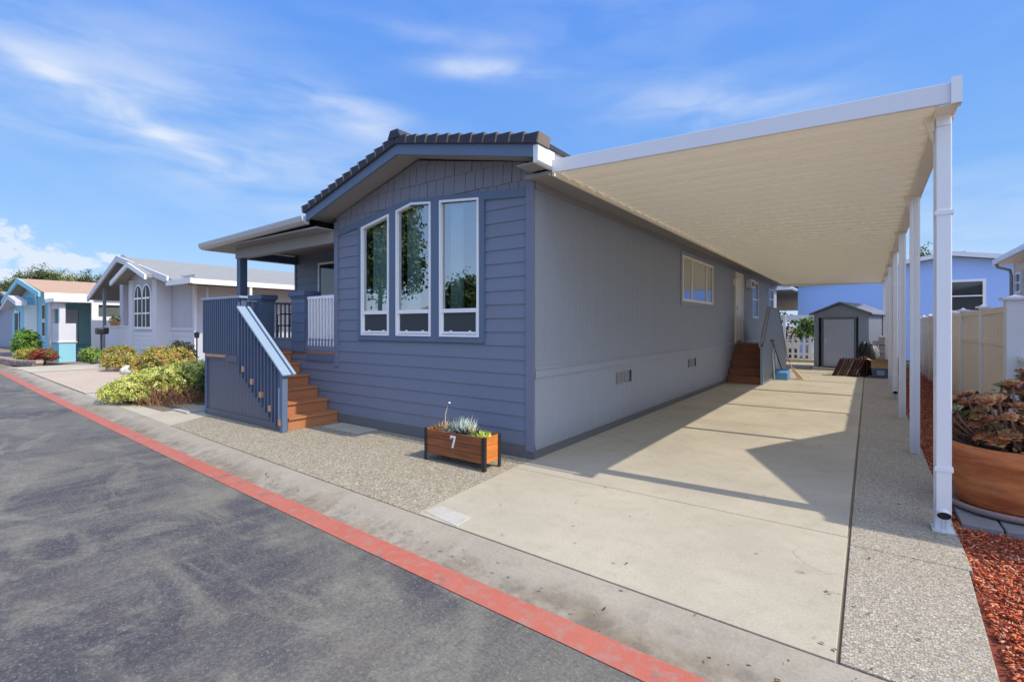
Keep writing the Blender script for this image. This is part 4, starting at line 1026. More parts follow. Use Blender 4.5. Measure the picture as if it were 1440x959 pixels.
mb = MB(); mb.add([(.08, 17.55, 0), (.46, 17.55, 0), (.46, 18.0, 0), (.08, 18.0, 0), (.05, 17.52, .28), (.49, 17.52, .28), (.49, 18.03, .28), (.05, 18.03, .28)], [(0,3,2,1),(4,5,6,7),(0,1,5,4),(1,2,6,5),(2,3,7,6),(3,0,4,7)]); mb.build('body', M['bluebin'], bn, bevel=.015)
mb = MB(); mb.box(.18, .36, 17.518, 17.535, .08, .22); mb.build('sticker', M['lightblue'], bn)
cb = thing('cardboard_box', 'open tan cardboard box sitting on the blue grey bin', 'box', (.27, 17.75, .28))
mb = MB(); mb.box(.05, .49, 17.52, 18.02, .282, .50); mb.build('body', M['card'], cb, bevel=.004)
mb = MB(); mb.add([(.05, 17.52, .5), (.49, 17.52, .5), (.52, 17.40, .545), (.03, 17.40, .545)], [(0, 1, 2, 3)]); mb.add([(.05, 17.52, .501), (-.06, 17.52, .54), (-.06, 18.0, .54), (.05, 18.0, .501)], [(0,1,2,3)]); mb.build('flap', M['card'], cb)
random.seed(9)
bg = MB(); 
def lump(mb, c, r, n=14, amp=.18, seed=1):
    rnd = random.Random(seed); ph = [rnd.uniform(0, 6) for _ in range(6)]
    vs = []
    for i in range(n+1):
        for j in range(n*2):
            th = math.pi*i/n; f = math.pi*j/n
            k = 1+amp*(math.sin(3*f+ph[0])*math.sin(2*th+ph[1])+.6*math.sin(5*f+ph[2]+3*th)+.4*math.sin(9*th+ph[3]+2*f))
            vs.append((c[0]+r[0]*k*math.sin(th)*math.cos(f), c[1]+r[1]*k*math.sin(th)*math.sin(f), max(c[2]+r[2]*k*math.cos(th), .0)))
    m = n*2
    mb.add(vs, [(i*m+j, (i+1)*m+j, (i+1)*m+(j+1) % m, i*m+(j+1) % m) for i in range(n) for j in range(m)])
lump(bg, (-.05, 18.35, .45), (.22, .22, .50), seed=3)
tag(bg.build('rubbish_bag', M['bag'], smooth=True), 'black plastic bag heaped between the roof tiles and the grey block stack', 'bag')
pw = thing('paver_stack', 'tall stack of grey paving blocks partly wrapped in plastic near the shed', 'block stack', (.2, 19.0, 0))
for lv in range(9):
    mb = MB()
    for i in range(4):
        if lv > 6 and i < (lv-6)*1: continue
        o_ = .01*((lv*7+i*3) % 5)
        mb.box(.0+i*.16+o_*.5-.08, .0+i*.16+.15+o_*.5-.08, 18.9+o_, 19.35+o_, lv*.13+.004, lv*.13+.126)
    mb.build('block_course', M['blockgrey'], pw, bevel=.008)
mb = MB(); lump(mb, (.06, 18.80, .62), (.20, .10, .26), seed=8, amp=.10); mb.build('plastic_wrap', M['wrap'], pw, smooth=True)
rt = thing('folded_tarp', 'dark red folded tarp leaning against the grey block stack', 'tarp', (-.1, 18.6, .8))
mb = MB(); lump(mb, (-.12, 18.55, .88), (.09, .08, .10), seed=4); mb.build('cloth', paint('dark_red', (.22, .03, .03), .7, .2), rt, smooth=True)
dc = thing('dark_crate', 'dark brown crate beside the cardboard box against the carport posts', 'crate', (.5, 18.2, 0))
mb = MB()
for i in range(4): mb.box(.50, .74, 18.0, 18.4, .02+i*.14, .02+i*.14+.125)
mb.build('slats', M['claytile'], dc, bevel=.005)
# white picket fence with gate gap at the back
pf = thing('rear_picket_fence', 'white wooden picket fence at the end of the driveway left of the shed', 'fence', (-2.2, 23.3, 0))
for i in range(11):
    xv = -3.0+i*.2
    mb = MB(); mb.prism([(xv, .12), (xv+.10, .12), (xv+.10, .92), (xv+.05, 1.02+.05*(i % 3)), (xv, .92)], 'y', 23.27, 23.29); mb.build('picket', M['whitev'], pf)
mb = MB(); mb.box(-3.05, -.8, 23.295, 23.33, .3, .38); mb.box(-3.05, -.8, 23.295, 23.33, .72, .8); mb.build('rail', M['whitev'], pf)
mb = MB(); mb.box(-3.1, 1.5, 23.1, 23.55, -.05, .13); tag(mb.build('rear_kerb', M['path'], bevel=.01), kind='structure')

# ------------------------------------------------------------------ blue rear house
bh = thing('rear_house', 'periwinkle blue house with white eaves behind the shed', 'house', (3, 30, 0))
mb = MB(); mb.prism([(-2.75, 0), (8.4, 0), (8.4, 3.4), (2.67, 4.36), (-2.75, 3.42)], 'y', 27, 38); mb.build('wall', M['bluehouse'], bh)
mb = MB()
mb.prism([(-3.0, 3.38), (2.67, 4.36), (8.7, 3.35), (8.7, 3.52), (2.67, 4.53), (-3.0, 3.54)], 'y', 26.65, 26.75); mb.build('rake_fascia', M['white'], bh)
mb = MB(); mb.prism([(-3.0, 3.40), (2.67, 4.38), (8.7, 3.37), (8.7, 3.54), (2.67, 4.55), (-3.0, 3.56)], 'y', 26.76, 38.3); mb.build('roof', M['roofgrey'], bh)
mb = MB(); mb.tube([(-.3, 26.9, 4.0), (-.3, 26.9, 4.15)], .05, 8); mb.tube([(3.1, 28.5, 4.5), (3.1, 28.5, 4.66), (3.35, 28.5, 4.66)], .04, 8); mb.build('roof_vent', M['sheddark'], bh)
mb = MB()
for q in ((2.62, 3.78, 2.02, 2.12), (2.62, 3.78, 3.28, 3.38), (2.62, 2.72, 2.12, 3.28), (3.68, 3.78, 2.12, 3.28), (2.72, 3.68, 2.68, 2.73)): mb.box(q[0], q[1], 26.94, 26.999, q[2], q[3])
w = mb.build('window', M['whitev'], bh); g = MB(); g.box(2.72, 3.68, 26.97, 26.998, 2.12, 3.28); g.build('pane', M['darkglass'], w)
# rear carport of that house and greenery between
rc = thing('rear_carport', 'neighbouring flat carport roof with white edge behind the far end of the house', 'carport', (-4.2, 31, 0))
mb = MB(); mb.box(-8.5, -2.77, 24.6, 60, 3.10, 3.18); mb.build('roof', M['sheddark'], rc)
mb = MB(); mb.box(-8.5, -2.77, 24.5, 24.599, 3.08, 3.26); mb.build('fascia', M['whitev'], rc)
for xx in (-6.3, -4.4): 
    mb = MB(); mb.box(xx, xx+.09, 27, 27.09, 0, 3.06); mb.build('post', M['whitev'], rc)
wr = thing('white_rail_fence', 'white rail fence standing behind the picket fence', 'fence', (-4, 25.6, 0))
mb = MB(); mb.box(-7, -2.0, 25.58, 25.64, 1.75, 1.98); 
for xx in (-6.5, -4.6, -3.2, -2.1): mb.box(xx, xx+.1, 25.56, 25.66, 0, 2.0)
mb.build('frame', M['whitev'], wr)

# ------------------------------------------------------------------ vegetation
GR = [(.06, .10, .025), (.09, .14, .035), (.04, .075, .02), (.12, .16, .04)]
YG_ = [(.76, .74, .18), (.64, .67, .14), (.82, .78, .28), (.34, .42, .10)]
def shrub(name, label, cat, blobs, n, size, pal, stems=True, group=None, lump_=.7):
    cx, cy = blobs[0][0], blobs[0][1]; z = gz(cx)
    t = thing(name, label, cat, (cx, cy, z), 0, group)
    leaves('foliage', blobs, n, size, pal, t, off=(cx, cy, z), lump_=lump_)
    if stems:
        mb = MB()
        for b in blobs:
            for i in range(7):
                a = random.uniform(0, 6.28); mb.tube([(b[0]+.05*math.cos(a), b[1]+.05*math.sin(a), z-.02), (b[0]+b[3]*.5*math.cos(a), b[1]+b[4]*.5*math.sin(a), b[2]+b[5]*.5)], [.015, .006], 5)
        mb.build('stems', M['bark'], t)
    return t
t = shrub('flowering_shrub', 'large low yellow green shrub beside the kerb left of the blue stairs', 'shrub',
      [(-11.85, 3.95, .30, .85, .80, .30), (-11.6, 4.7, .40, .80, .7, .34), (-11.9, 3.35, .18, .66, .42, .20), (-11.35, 4.0, .44, .42, .55, .26), (-11.45, 3.35, .20, .40, .3, .2)], 46000, .018, YG_, lump_=.25)
mb = MB()
for i in range(260):
    a = random.uniform(0, 6.28); rr = random.uniform(.3, 1); bx_, by_ = -11.0+.45*rr*math.cos(a), 4.0+.75*rr*math.sin(a)
    mb.tube([(bx_, by_, 0), (bx_+random.gauss(.04, .2), by_+random.gauss(-.03, .2), random.uniform(.15, .42))], [.005, .002], 4, False)
mb2 = mb.build('dry_twigs', paint('dry_twig', (.30, .15, .08), .9, .4), t)
leaves('dry_foliage', [(-10.85, 3.8, .25, .40, .42, .22), (-10.85, 4.3, .28, .35, .4, .22)], 9000, .016, [(.24, .11, .05), (.32, .17, .09), (.16, .07, .03)], t, off=(-11.25, 4.05, 0), low=-1)
shrub('dark_shrub', 'dark green shaded shrub between the yellow green shrub and the stair panel', 'shrub', [(-10.42, 4.5, .40, .30, .45, .36), (-10.2, 5.0, .4, .35, .5, .36)], 11000, .02, [(.045, .085, .03), (.07, .12, .04), (.03, .055, .02)])
YO = [(.58, .42, .07), (.52, .50, .10), (.58, .28, .08), (.32, .36, .08), (.24, .22, .07)]
shrub('golden_shrub', 'golden orange shrub on the pink gravel in front of the lavender house', 'shrub', [(-16.8, 5.7, .45, .9, .7, .42), (-15.8, 5.2, .38, .7, .6, .38)], 11000, .028, YO)
shrub('orange_shrub', 'small orange and green shrub at the left end of the pink gravel', 'shrub', [(-20.2, 5.6, .28, .8, .5, .28)], 5000, .03, YO[1:])
shrub('lime_shrub', 'yellow leaved shrub beside the concrete garden path', 'shrub', [(-22.6, 6.2, .35, .75, .5, .38)], 5500, .03, [(.45, .38, .06), (.28, .30, .06), (.5, .30, .10)])
shrub('round_bush', 'small dark round bush beside the wall of the lavender house', 'shrub', [(-19.2, 7.0, .5, .4, .4, .4)], 1200, .045, [(.07, .09, .04), (.10, .08, .05)])
shrub('fern_clump', 'bright green ferny clump by the dark porch opening of the teal house', 'plant', [(-26.3, 6.3, .25, .5, .35, .25)], 900, .06, [(.22, .34, .06), (.3, .38, .08)])
for i, (bx_, by_, lab, pal) in enumerate([(-31.0, 5.6, 'red flowering plants above the low stone edging', [(.42, .07, .04), (.34, .10, .05), (.16, .20, .05)]),
                                        (-33.8, 5.6, 'yellow green flowering plants above the low stone edging', [(.42, .42, .06), (.30, .38, .06), (.5, .34, .05)])]):
    z = gz(bx_); shrub('flower_clump', lab, 'plant', [(bx_, by_, z+.42, 1.1, .5, .28)], 5500, .035, pal)
shrub('tall_green_bush', 'bright green bush in front of the grey house at the far left', 'shrub', [(-37.4, 6.1, .45, .7, .6, .75)], 8000, .042, [(.26, .44, .07), (.22, .38, .07), (.09, .18, .03)])
# rocks
for i, (rx_, ry_) in enumerate([(-18.8, 5.3), (-18.3, 5.25), (-19.3, 5.5), (-17.9, 5.35), (-18.6, 5.55)]):
    mb = MB(); lump(mb, (rx_, ry_, .08), (.17+.03*(i % 2), .14, .14), 10, .1, i+2)
    tag(mb.build('garden_rock', M['stone'], smooth=True), ['largest pale rock among the golden shrubs', 'second pale rock from the right of the garden rocks', 'leftmost pale rock of the garden group', 'rightmost pale rock of the garden group', 'rear pale rock of the garden group'][i], 'rock', 'pale garden rocks')
# stone edging wall
ew = thing('stone_edging', 'low reddish stone edging wall along the kerb by the flower bed', 'garden wall', (-31, 5.0, gz(-31)))
mb = MB(); xv = -37.; 
while xv < -28.2:
    w = random.uniform(.28, .4)
    for lv in range(2): mb.box(xv+.01+lv*.1, xv+w-.01+lv*.1, 4.85+random.uniform(-.02, .02), 5.1, gz(xv)+lv*.15-.03, gz(xv)+lv*.15+.11)
    xv += w
mb.build('stones', M['brownwall'], ew, bevel=.02)

def tree(name, label, x, y, h, r, pal, n=2600, size=.16, trunk=.16, blobs=7, cyp=False, z0=0, seed=0, clear=.35, group=None):
    rnd = random.Random(seed+int(x*10)); t = thing(name, label, 'tree', (x, y, z0), 0, group)
    B = []
    if cyp:
        for i in range(7): q = i/6; B.append((x, y, z0+h*(.12+.82*q), r*(1-q*.85), r*(1-q*.85), h*.10))
    else:
        for i in range(blobs):
            a = rnd.uniform(0, 6.28); q = rnd.uniform(0, .62)*r
            hz = z0+h*(clear+(1-clear)*rnd.uniform(.25, .8)); k = rnd.uniform(.34, .52)
            B.append((x+q*math.cos(a), y+q*math.sin(a), hz, r*k, r*k, h*(1-clear)*rnd.uniform(.17, .27)))
        B.append((x, y, z0+h*(clear+(1-clear)*.72), r*.5, r*.5, h*(1-clear)*.27))
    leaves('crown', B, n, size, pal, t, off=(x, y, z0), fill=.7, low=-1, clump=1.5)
    mb = MB(); mb.tube([(x, y, z0-.1), (x+.05, y, z0+h*.3), (x-.03, y+.04, z0+h*.6)], [trunk, trunk*.75, trunk*.4], 8)
    if not cyp:
        for b in B: mb.tube([(x, y, z0+h*rnd.uniform(.28, .45)), (x+(b[0]-x)*.5, y+(b[1]-y)*.5, b[2]-h*.08), (b[0], b[1], b[2]+.1*h*.3)], [trunk*.5, trunk*.3, .02], 6)
    mb.build('trunk', M['bark'], t, smooth=True)
    return t
DG = [(.09, .13, .035), (.13, .17, .045), (.17, .19, .06), (.06, .09, .025)]
LG = [(.20, .26, .07), (.27, .32, .09), (.14, .19, .06), (.34, .34, .12)]
# distant trees behind the left houses (placed along the skyline)
def at(px, Z): t_ = (px-720)/690; return (-.5883*Z+.8086*t_*Z, .8086*Z+.5883*t_*Z)
def hy(py, Z): return 1.5+(458-py)/690*Z
far = [(*at(px, Z_), hy(py, Z_), r_, p_) for px, py, Z_, r_, p_ in ((2, 394, 75, 3.2, DG), (20, 391, 82, 3.2, DG), (38, 386, 78, 3.0, LG), (57, 371, 80, 3.3, DG), (68, 378, 86, 3.2, LG), (84, 382, 80, 2.8, LG), (100, 386, 84, 3.0, DG), (113, 387, 78, 2.4, LG), (137, 386, 76, 2.6, DG), (152, 386, 80, 2.8, LG))]
labs = ['dark tree at the far left edge of the skyline', 'dark tree above the grey house roof at far left', 'light green tree left of the tallest tree on the left skyline', 'tallest dark tree on the left skyline above the teal house', 'pale tree touching the right of the tallest skyline tree',
        'light tree two crowns left of the cypress', 'dark tree above the tan roof of the teal house', 'small light tree touching the left side of the cypress', 'dark tree just right of the cypress', 'light tree next to the lavender house gable']
for i, (tx, ty, th, tr, pl_) in enumerate(far): tree('skyline_tree', labs[i], tx, ty, th, tr, pl_, 11000, .12, .2, seed=i, clear=.12)
tree('cypress', 'narrow dark cypress tree on the left skyline above the tan roof', *at(124, 70), hy(377, 70), .85, [(.035, .06, .025), (.05, .08, .03)], 4500, .09, .12, cyp=True)
tree('small_tree', 'tree peeping over the lavender house roof near its gable', *at(170, 60), hy(363, 60), 1.2, DG, 4000, .09, seed=3)
# behind driveway
tree('yard_tree', 'green tree seen through the gap between the carport posts', *at(1296, 60), hy(343, 60), 1.9, DG+LG, 6000, .12, seed=4)
shrub('rear_shrub', 'sunny green shrub behind the rear picket fence', 'shrub', [(-3.6, 28.6, 1.2, 1.2, .8, .9), (-5.0, 28.8, 1.3, 1.0, .8, 1.0)], 3500, .06, [(.20, .30, .04), (.30, .38, .06), (.12, .20, .03)])
shrub('palm_like_shrub', 'spiky green shrub against the periwinkle wall left of the shed', 'shrub', [(-2.2, 24.6, 1.2, .35, .3, .6)], 900, .07, [(.22, .34, .08), (.16, .26, .06)])
tree('rear_tree', 'dark tree under the rear carport edge left of the periwinkle house', -8.5, 44, 4.6, 3.2, DG, 2600, .16, seed=12, clear=.1)
# trees & house across the street (seen mirrored in the front windows)
tree('street_tree', 'large leafy tree across the street reflected in the front windows', -22.6, -9.0, 11.5, 3.8, DG+GR, 42000, .12, .13, 12, seed=31, clear=.2)
tree('street_tree', 'broad tree across the street reflected in the left front window', -27.0, -12.5, 12.5, 4.4, DG+GR, 38000, .13, .15, 12, seed=37, clear=.2)
tree('street_tree', 'small round tree across the street reflected in the right front window', -14.7, -7.6, 3.8, 1.5, GR, 14000, .08, .15, 7, seed=35)
oh = thing('opposite_house', 'pale bungalow across the street from the blue grey home', 'house', (-14, -22, 0))
mb = MB(); mb.box(-30, -2, -26, -20, -.05, 2.9); mb.build('wall', M['beige'], oh)
mb = MB(); mb.prism([(-26.5, 2.9), (-19.4, 2.9), (-23, 3.9)], 'x', -30.4, -1.6); mb.build('roof', M['roofgrey'], oh)

# ------------------------------------------------------------------ lavender house (second along the street)
lh = thing('lavender_house', 'pale lavender bungalow with grey shingle roof and arched front window', 'house', (-27, 16, 0))
yF = 8.55; zb = -.5
mb = MB(); grooves(mb, yF, -29.3, -22.2, 1.35, 3.6, [(-27.6, -25.0, 0, 5)], pitch=.3, gw=.03, d=.02, axis='x', sgn=-1)
mb.box(-29.3, -22.21, yF+.02, yF+.1, zb, 3.3); mb.box(-22.3, -22.2, yF, 26, zb, 3.15); mb.box(-29.3, -29.2, yF, 26, zb, 3.1)
mb.build('wall', M['lavender'], lh)
mb = MB(); lap(mb, -29.3, -22.16, -.15, 1.3, yF, .2, .02); mb.build('lap_skirt', M['lavlight'], lh)
mb = MB(); mb.box(-22.28, -22.12, yF-.04, yF+.06, -.2, 3.15); mb.box(-29.35, -22.1, yF-.05, yF+.0, 1.3, 1.42); mb.box(-22.19, -22.14, yF+.4, yF+.5, 0, 3.1); mb.build('corner_board', M['lavlight'], lh)
# bay with arched twin window
yb = 8.05
mb = MB(); mb.prism([(-27.9, zb), (-24.6, zb), (-24.6, 3.55), (-26.25, 4.0), (-27.9, 3.75)], 'y', yb, yF+.02); mb.build('bay', M['lavender'], lh)
for q in ((-27.95, -27.45, yb-.06, yb-.001, -.2, 3.6), (-25.05, -24.55, yb-.06, yF, -.2, 3.5)): mb = MB(); mb.box(*q); mb.build('bay_pilaster', M['lavlight'], lh)
mb = MB(); lap(mb, -27.44, -25.06, -.15, 1.2, yb-.001, .2, .02); mb.build('bay_skirt', M['lavlight'], lh)
for cx in (-26.75, -25.75):
    rr = .42; arc = [(cx+rr*math.cos(t*math.pi/12), 2.75+rr*1.25*math.sin(t*math.pi/12)) for t in range(13)]
    outer = [(cx+(rr+.09)*math.cos(t*math.pi/12), 2.75+(rr*1.25+.09)*math.sin(t*math.pi/12)) for t in range(13)]
    mb = MB(); ring = [(cx+rr+.09, 1.35)]+outer+[(cx-rr-.09, 1.35)]; mb.prism(ring, 'y', yb-.05, yb-.002); w = mb.build('window', M['whitev'], lh)
    g = MB(); g.prism([(cx+rr, 1.45)]+arc+[(cx-rr, 1.45)], 'y', yb-.062, yb-.051); g.build('pane', M['farglass'], w)
    f = MB(); f.box(cx-.03, cx+.03, yb-.075, yb-.063, 1.45, 3.2); f.box(cx-rr, cx-.031, yb-.075, yb-.063, 2.68, 2.76); f.box(cx+.031, cx+rr, yb-.075, yb-.063, 2.68, 2.76); f.box(cx-rr, cx-.031, yb-.075, yb-.063, 2.02, 2.08); f.box(cx+.031, cx+rr, yb-.075, yb-.063, 2.02, 2.08); f.build('muntin', M['whitev'], w)
# roof
apx, apz, Lx, Lz, Rx, Rz = -28.8, 4.78, -33.4, 3.02, -22.75, 3.32
mb = MB(); yr0 = 7.75
mb.prism([(Lx, Lz), (apx, apz), (Rx+.5, Rz-.02), (Rx+.5, Rz-.16), (apx, apz-.16), (Lx, Lz-.16)], 'y', yr0+.08, 26); mb.build('roof', M['roofgrey'], lh)
mb = MB(); mb.prism([(Lx-.05, Lz+.0), (apx, apz+.03), (Rx, Rz+.16), (Rx, Rz-.1), (apx, apz-.25), (Lx-.05, Lz-.25)], 'y', yr0, yr0+.079); mb.build('rake_fascia', M['lavlight'], lh)
mb = MB(); mb.prism([(-28.6, 3.55), (-26.3, 4.28), (-24.2, 3.62), (-24.2, 3.42), (-26.3, 4.08), (-28.6, 3.35)], 'y', 7.45, 7.53); mb.build('bay_fascia', M['white'], lh)
mb = MB(); mb.prism([(-28.6, 3.56), (-26.3, 4.29), (-24.2, 3.63), (-24.2, 3.50), (-26.3, 4.16), (-28.6, 3.43)], 'y', 7.54, 8.5); mb.build('bay_roof', M['roofgrey'], lh)
mb = MB(); mb.box(Rx-.1, -20.5, yr0, yr0+.09, 3.10, 3.30); mb.box(-20.59, -20.5, yr0+.09, 26, 3.08, 3.28); mb.build('awning_fascia', M['white'], lh)
mb = MB(); mb.box(-22.9, -20.59, yr0+.09, 26, 3.20, 3.25); mb.build('awning', M['card'], lh)
for yv in (9.95, 12.6, 15.3): 
    mb = MB(); mb.box(-20.62, -20.53, yv, yv+.09, -.05, 3.2); mb.build('awning_post', M['whitev'], lh)
# porch of lavender house
mb = MB(); mb.box(-33.1, -29.35, 8.3, 12, zb, .45); mb.build('porch_base', M['lavender'], lh)
mb = MB(); mb.box(-32.2, -27.95, 8.02, 8.1, zb, 1.42); mb.box(-32.25, -27.95, 7.98, 8.14, 1.421, 1.5); mb.build('porch_wall', M['lavlight'], lh)
mb = MB(); mb.box(-29.2, -28.75, 8.0, 8.4, 1.5, 4.0); mb.build('pillar', M['lavender'], lh)
mb = MB(); mb.box(-31.6, -31.48, 7.95, 8.07, zb, 3.4); mb.build('porch_post', M['sheddark'], lh)
fl = thing('flower_pots', 'small pots of flowers on the porch wall of the lavender house', 'flower pots', (-29.5, 8.06, 1.5))
mb = MB()
for xx in (-30.4, -29.9, -29.3): mb.lathe((xx, 8.06, 1.5), [(0, 0), (.1, 0), (.14, .2), (0, .2)], 16)
mb.build('pot', M['terra'], fl)
leaves('flowers', [(-30.4, 8.06, 1.8, .15, .12, .13), (-29.9, 8.06, 1.8, .15, .12, .13), (-29.3, 8.06, 1.8, .15, .12, .13)], 240, .05, [(.5, .2, .12), (.3, .3, .1)], fl, off=(-29.5, 8.06, 1.5))
# yard lamp and letterbox
gl = thing('garden_lamp', 'small black post lamp beside the golden shrub', 'lamp', (-16.2, 6.3, 0))
mb = MB(); mb.tube([(-16.2, 6.3, 0), (-16.2, 6.3, 1.15)], .02, 8); mb.build('post', M['black'], gl); mb = MB(); mb.lathe((-16.2, 6.3, 1.12), [(0, 0), (.06, .02), (.07, .14), (.09, .15), (0, .22)], 12); mb.build('lantern', M['black'], gl)
lb = thing('letterbox', 'dark letterbox on a post in front of the lavender porch', 'letterbox', (-29.2, 7.3, gz(-29.2)))
mb = MB(); mb.tube([(-29.2, 7.3, gz(-29.2)), (-29.2, 7.3, 1.1)], .04, 8); mb.build('post', M['black'], lb); mb = MB(); mb.box(-29.4, -29.0, 7.1, 7.55, 1.1, 1.4); mb.build('box', M['black'], lb, bevel=.05)

# ------------------------------------------------------------------ teal house
th_ = thing('teal_house', 'bright teal house with tan shingle roof and white porch columns', 'house', (-41, 12, gz(-41)))
mb = MB(); yt = 7.2
mb.prism([(-47, -.6), (-37.4, -.6), (-37.4, 3.2), (-42.6, 4.2), (-47, 3.1)], 'y', yt, 7.3); mb.box(-37.5, -37.4, 7.3, 22, -.6, 3.3)
lap(mb, -41.3, -37.4, -.35, 3.2, yt, .22, .02); mb.build('wall', M['teal'], th_)
mb = MB(); mb.prism([(-45.2, -.6), (-41.3, -.6), (-41.3, 2.75), (-43.2, 3.3), (-45.2, 2.75)], 'y', 6.7, yt); mb.build('bay', M['teal'], th_)
mb = MB(); mb.box(-41.299, -41.2, 6.66, yt-.02, -.5, 2.75); mb.box(-41.4, -41.15, yt-.08, yt-.021, -.5, 3.75); mb.box(-44.2, -43.9, 6.66, 6.699, 0, 2.5); mb.build('corner_board', M['whitev'], th_)
mb = MB(); mb.prism([(-45.6, 2.7), (-43.2, 3.38), (-40.9, 2.95), (-40.9, 2.7), (-43.2, 3.15), (-45.6, 2.5)], 'y', 6.2, 6.7); mb.build('bay_fascia', M['lavlight'], th_)
mb = MB(); mb.prism([(-47.5, 3.2), (-42.6, 4.45), (-37.0, 3.35), (-37.0, 3.1), (-42.6, 4.15), (-47.5, 2.95)], 'y', 6.5, 6.6); mb.build('rake_fascia', M['teal'], th_)
mb = MB(); mb.prism([(-47.5, 3.2), (-42.6, 4.42), (-36.2, 3.30), (-36.2, 3.2), (-42.6, 4.3), (-47.5, 3.05)], 'y', 6.601, 24); mb.build('roof', M['rooftan'], th_)
mb = MB(); mb.box(-36.25, -36.1, 6.6, 20, 2.95, 3.29); mb.box(-36.1, -34.3, 8.2, 20, 3.0, 3.25); mb.box(-36.1, -34.2, 6.6, 8.2, 2.75, 2.95); mb.build('eave_fascia', M['whitev'], th_)
mb = MB(); mb.box(-35.8, -34.5, 6.85, 7.55, .66, 1.62); mb.box(-35.85, -34.45, 6.8, 7.6, .60, .66); mb.build('porch_parapet', M['lavlight'], th_)
mb = MB(); mb.box(-35.8, -34.5, 6.86, 7.54, -.6, .6); mb.build('porch_base', M['teal'], th_)
mb = MB(); mb.box(-34.75, -34.5, 6.88, 7.12, 1.62, 2.9); mb.box(-36.4, -36.0, 6.8, 7.0, -.4, 2.75); mb.box(-36.0, -34.75, 6.85, 7.0, 2.4, 2.75); mb.build('porch_column', M['lavlight'], th_)
mb = MB(); mb.box(-37.39, -37.3, 7.6, 8.25, .4, 2.45); d = mb.build('door', M['lavlight'], th_); h = MB(); h.tube([(-37.3, 8.1, 1.4), (-37.22, 8.1, 1.4)], .05, 8); h.build('handle', M['black'], d)
mb = MB(); mb.box(-37.39, -37.31, 8.28, 8.9, .4, 2.9); mb.build('side_panel', M['tealdeep'], th_)
for (a, b_, c, d_, yv) in ((-39.7, -39.1, .9, 1.7, yt-.05), (-39.7, -39.1, 1.9, 2.7, yt-.05), (-44.0, -43.0, .75, 2.3, 6.64)):
    mb = MB(); mb.box(a-.08, b_+.08, yv, yv+.02, c-.08, d_+.08); w = mb.build('window', M['whitev'], th_); g = MB(); g.box(a, b_, yv-.01, yv-.001, c, d_); g.build('pane', M['farglass'], w)
mb = MB(); mb.box(-34.6, -34.5, 8.25, 20, -.6, 2.0); mb.box(-34.6, -34.5, 8.25, 8.5, 2.0, 3.0); mb.box(-34.6, -34.5, 8.5, 20, 2.65, 3.0); mb.box(-34.62, -34.49, 8.2, 8.3, -.6, 3.1); mb.build('screen_wall', M['whitev'], th_)
mb = MB(); mb.box(-34.7, -34.62, 8.3, 20, 1.9, 2.7); mb.build('screen_window', paint('screen_glass', (.12, .14, .12), .3, .2), th_)
# grey house at the far left
gh = thing('grey_house', 'grey blue house with pale roof at the far left edge', 'house', (-60, 14, -.38))
mb = MB(); mb.prism([(-68, -.6), (-54, -.6), (-54, 2.7), (-60.5, 4.1), (-68, 2.6)], 'y', 9.0, 24); mb.build('wall', M['greyhouse'], gh)
mb = MB(); mb.prism([(-69, 2.5), (-60.5, 4.2), (-53.0, 2.75), (-53.0, 2.95), (-60.5, 4.45), (-69, 2.75)], 'y', 8.2, 26); mb.build('roof', M['roofdark'], gh)
mb = MB(); mb.box(-53.0, -52.8, 8.2, 26, 2.6, 2.95); mb.box(-53.4, -53.1, 8.6, 8.9, -.5, 2.7); mb.box(-56, -55.7, 8.6, 8.9, -.5, 2.7); mb.box(-53.4, -53.1, 10.2, 10.5, -.5, 2.7); mb.build('porch_frame', M['whitev'], gh)
mb = MB(); mb.box(-53.98, -53.9, 9.6, 10.6, .8, 2.2); mb.box(-57.5, -56.4, 8.9, 8.99, .8, 2.2); mb.build('window', M['farglass'], gh)

# ------------------------------------------------------------------ camera, light, world
YAW = math.atan(502/690)
cd = bpy.data.cameras.new('camera'); cam = bpy.data.objects.new('camera', cd); C.objects.link(cam)
cam.location = (0, 0, 1.5); cam.rotation_euler = (R(90), 0, YAW)
cd.sensor_width = 36; cd.lens = 690/1440*36; cd.shift_y = -21.5/1440; cd.clip_end = 8000; cd.clip_start = .05
S.camera = cam
EL = R(48)
v = Vector((math.cos(EL), .028, math.sin(EL))).normalized()
sl = bpy.data.lights.new('sun', 'SUN'); sl.energy = 3.9; sl.angle = R(.53); sl.color = (1, .93, .83)
so = bpy.data.objects.new('sun', sl); C.objects.link(so); so.rotation_euler = v.to_track_quat('Z', 'Y').to_euler()

W = bpy.data.worlds.new('World'); S.world = W; W.use_nodes = True
nt = W.node_tree; N = nt.nodes; Lk = nt.links; bgn = N['Background']
sky = N.new('ShaderNodeTexSky'); sky.sky_type = 'NISHITA'; sky.sun_disc = False
sky.sun_elevation = EL; sky.sun_rotation = R(90); sky.altitude = 0; sky.air_density = 1.0; sky.dust_density = .35; sky.ozone_density = 2.5
tc = N.new('ShaderNodeTexCoord')
def mt(op, a, b=0., c=None):
    m = N.new('ShaderNodeMath'); m.operation = op
    for k, q in enumerate((a, b) if c is None else (a, b, c)):
        if hasattr(q, 'is_linked'): Lk.new(q, m.inputs[k])
        else: m.inputs[k].default_value = q
    return m.outputs[0]
sx = N.new('ShaderNodeSeparateXYZ'); nm = N.new('ShaderNodeVectorMath'); nm.operation = 'NORMALIZE'
Lk.new(tc.outputs['Generated'], nm.inputs[0]); Lk.new(nm.outputs[0], sx.inputs[0])
X, Y, Z = sx.outputs
az = mt('ARCTAN2', X, Y); el = mt('ARCSINE', Z)      # azimuth from +Y toward +X
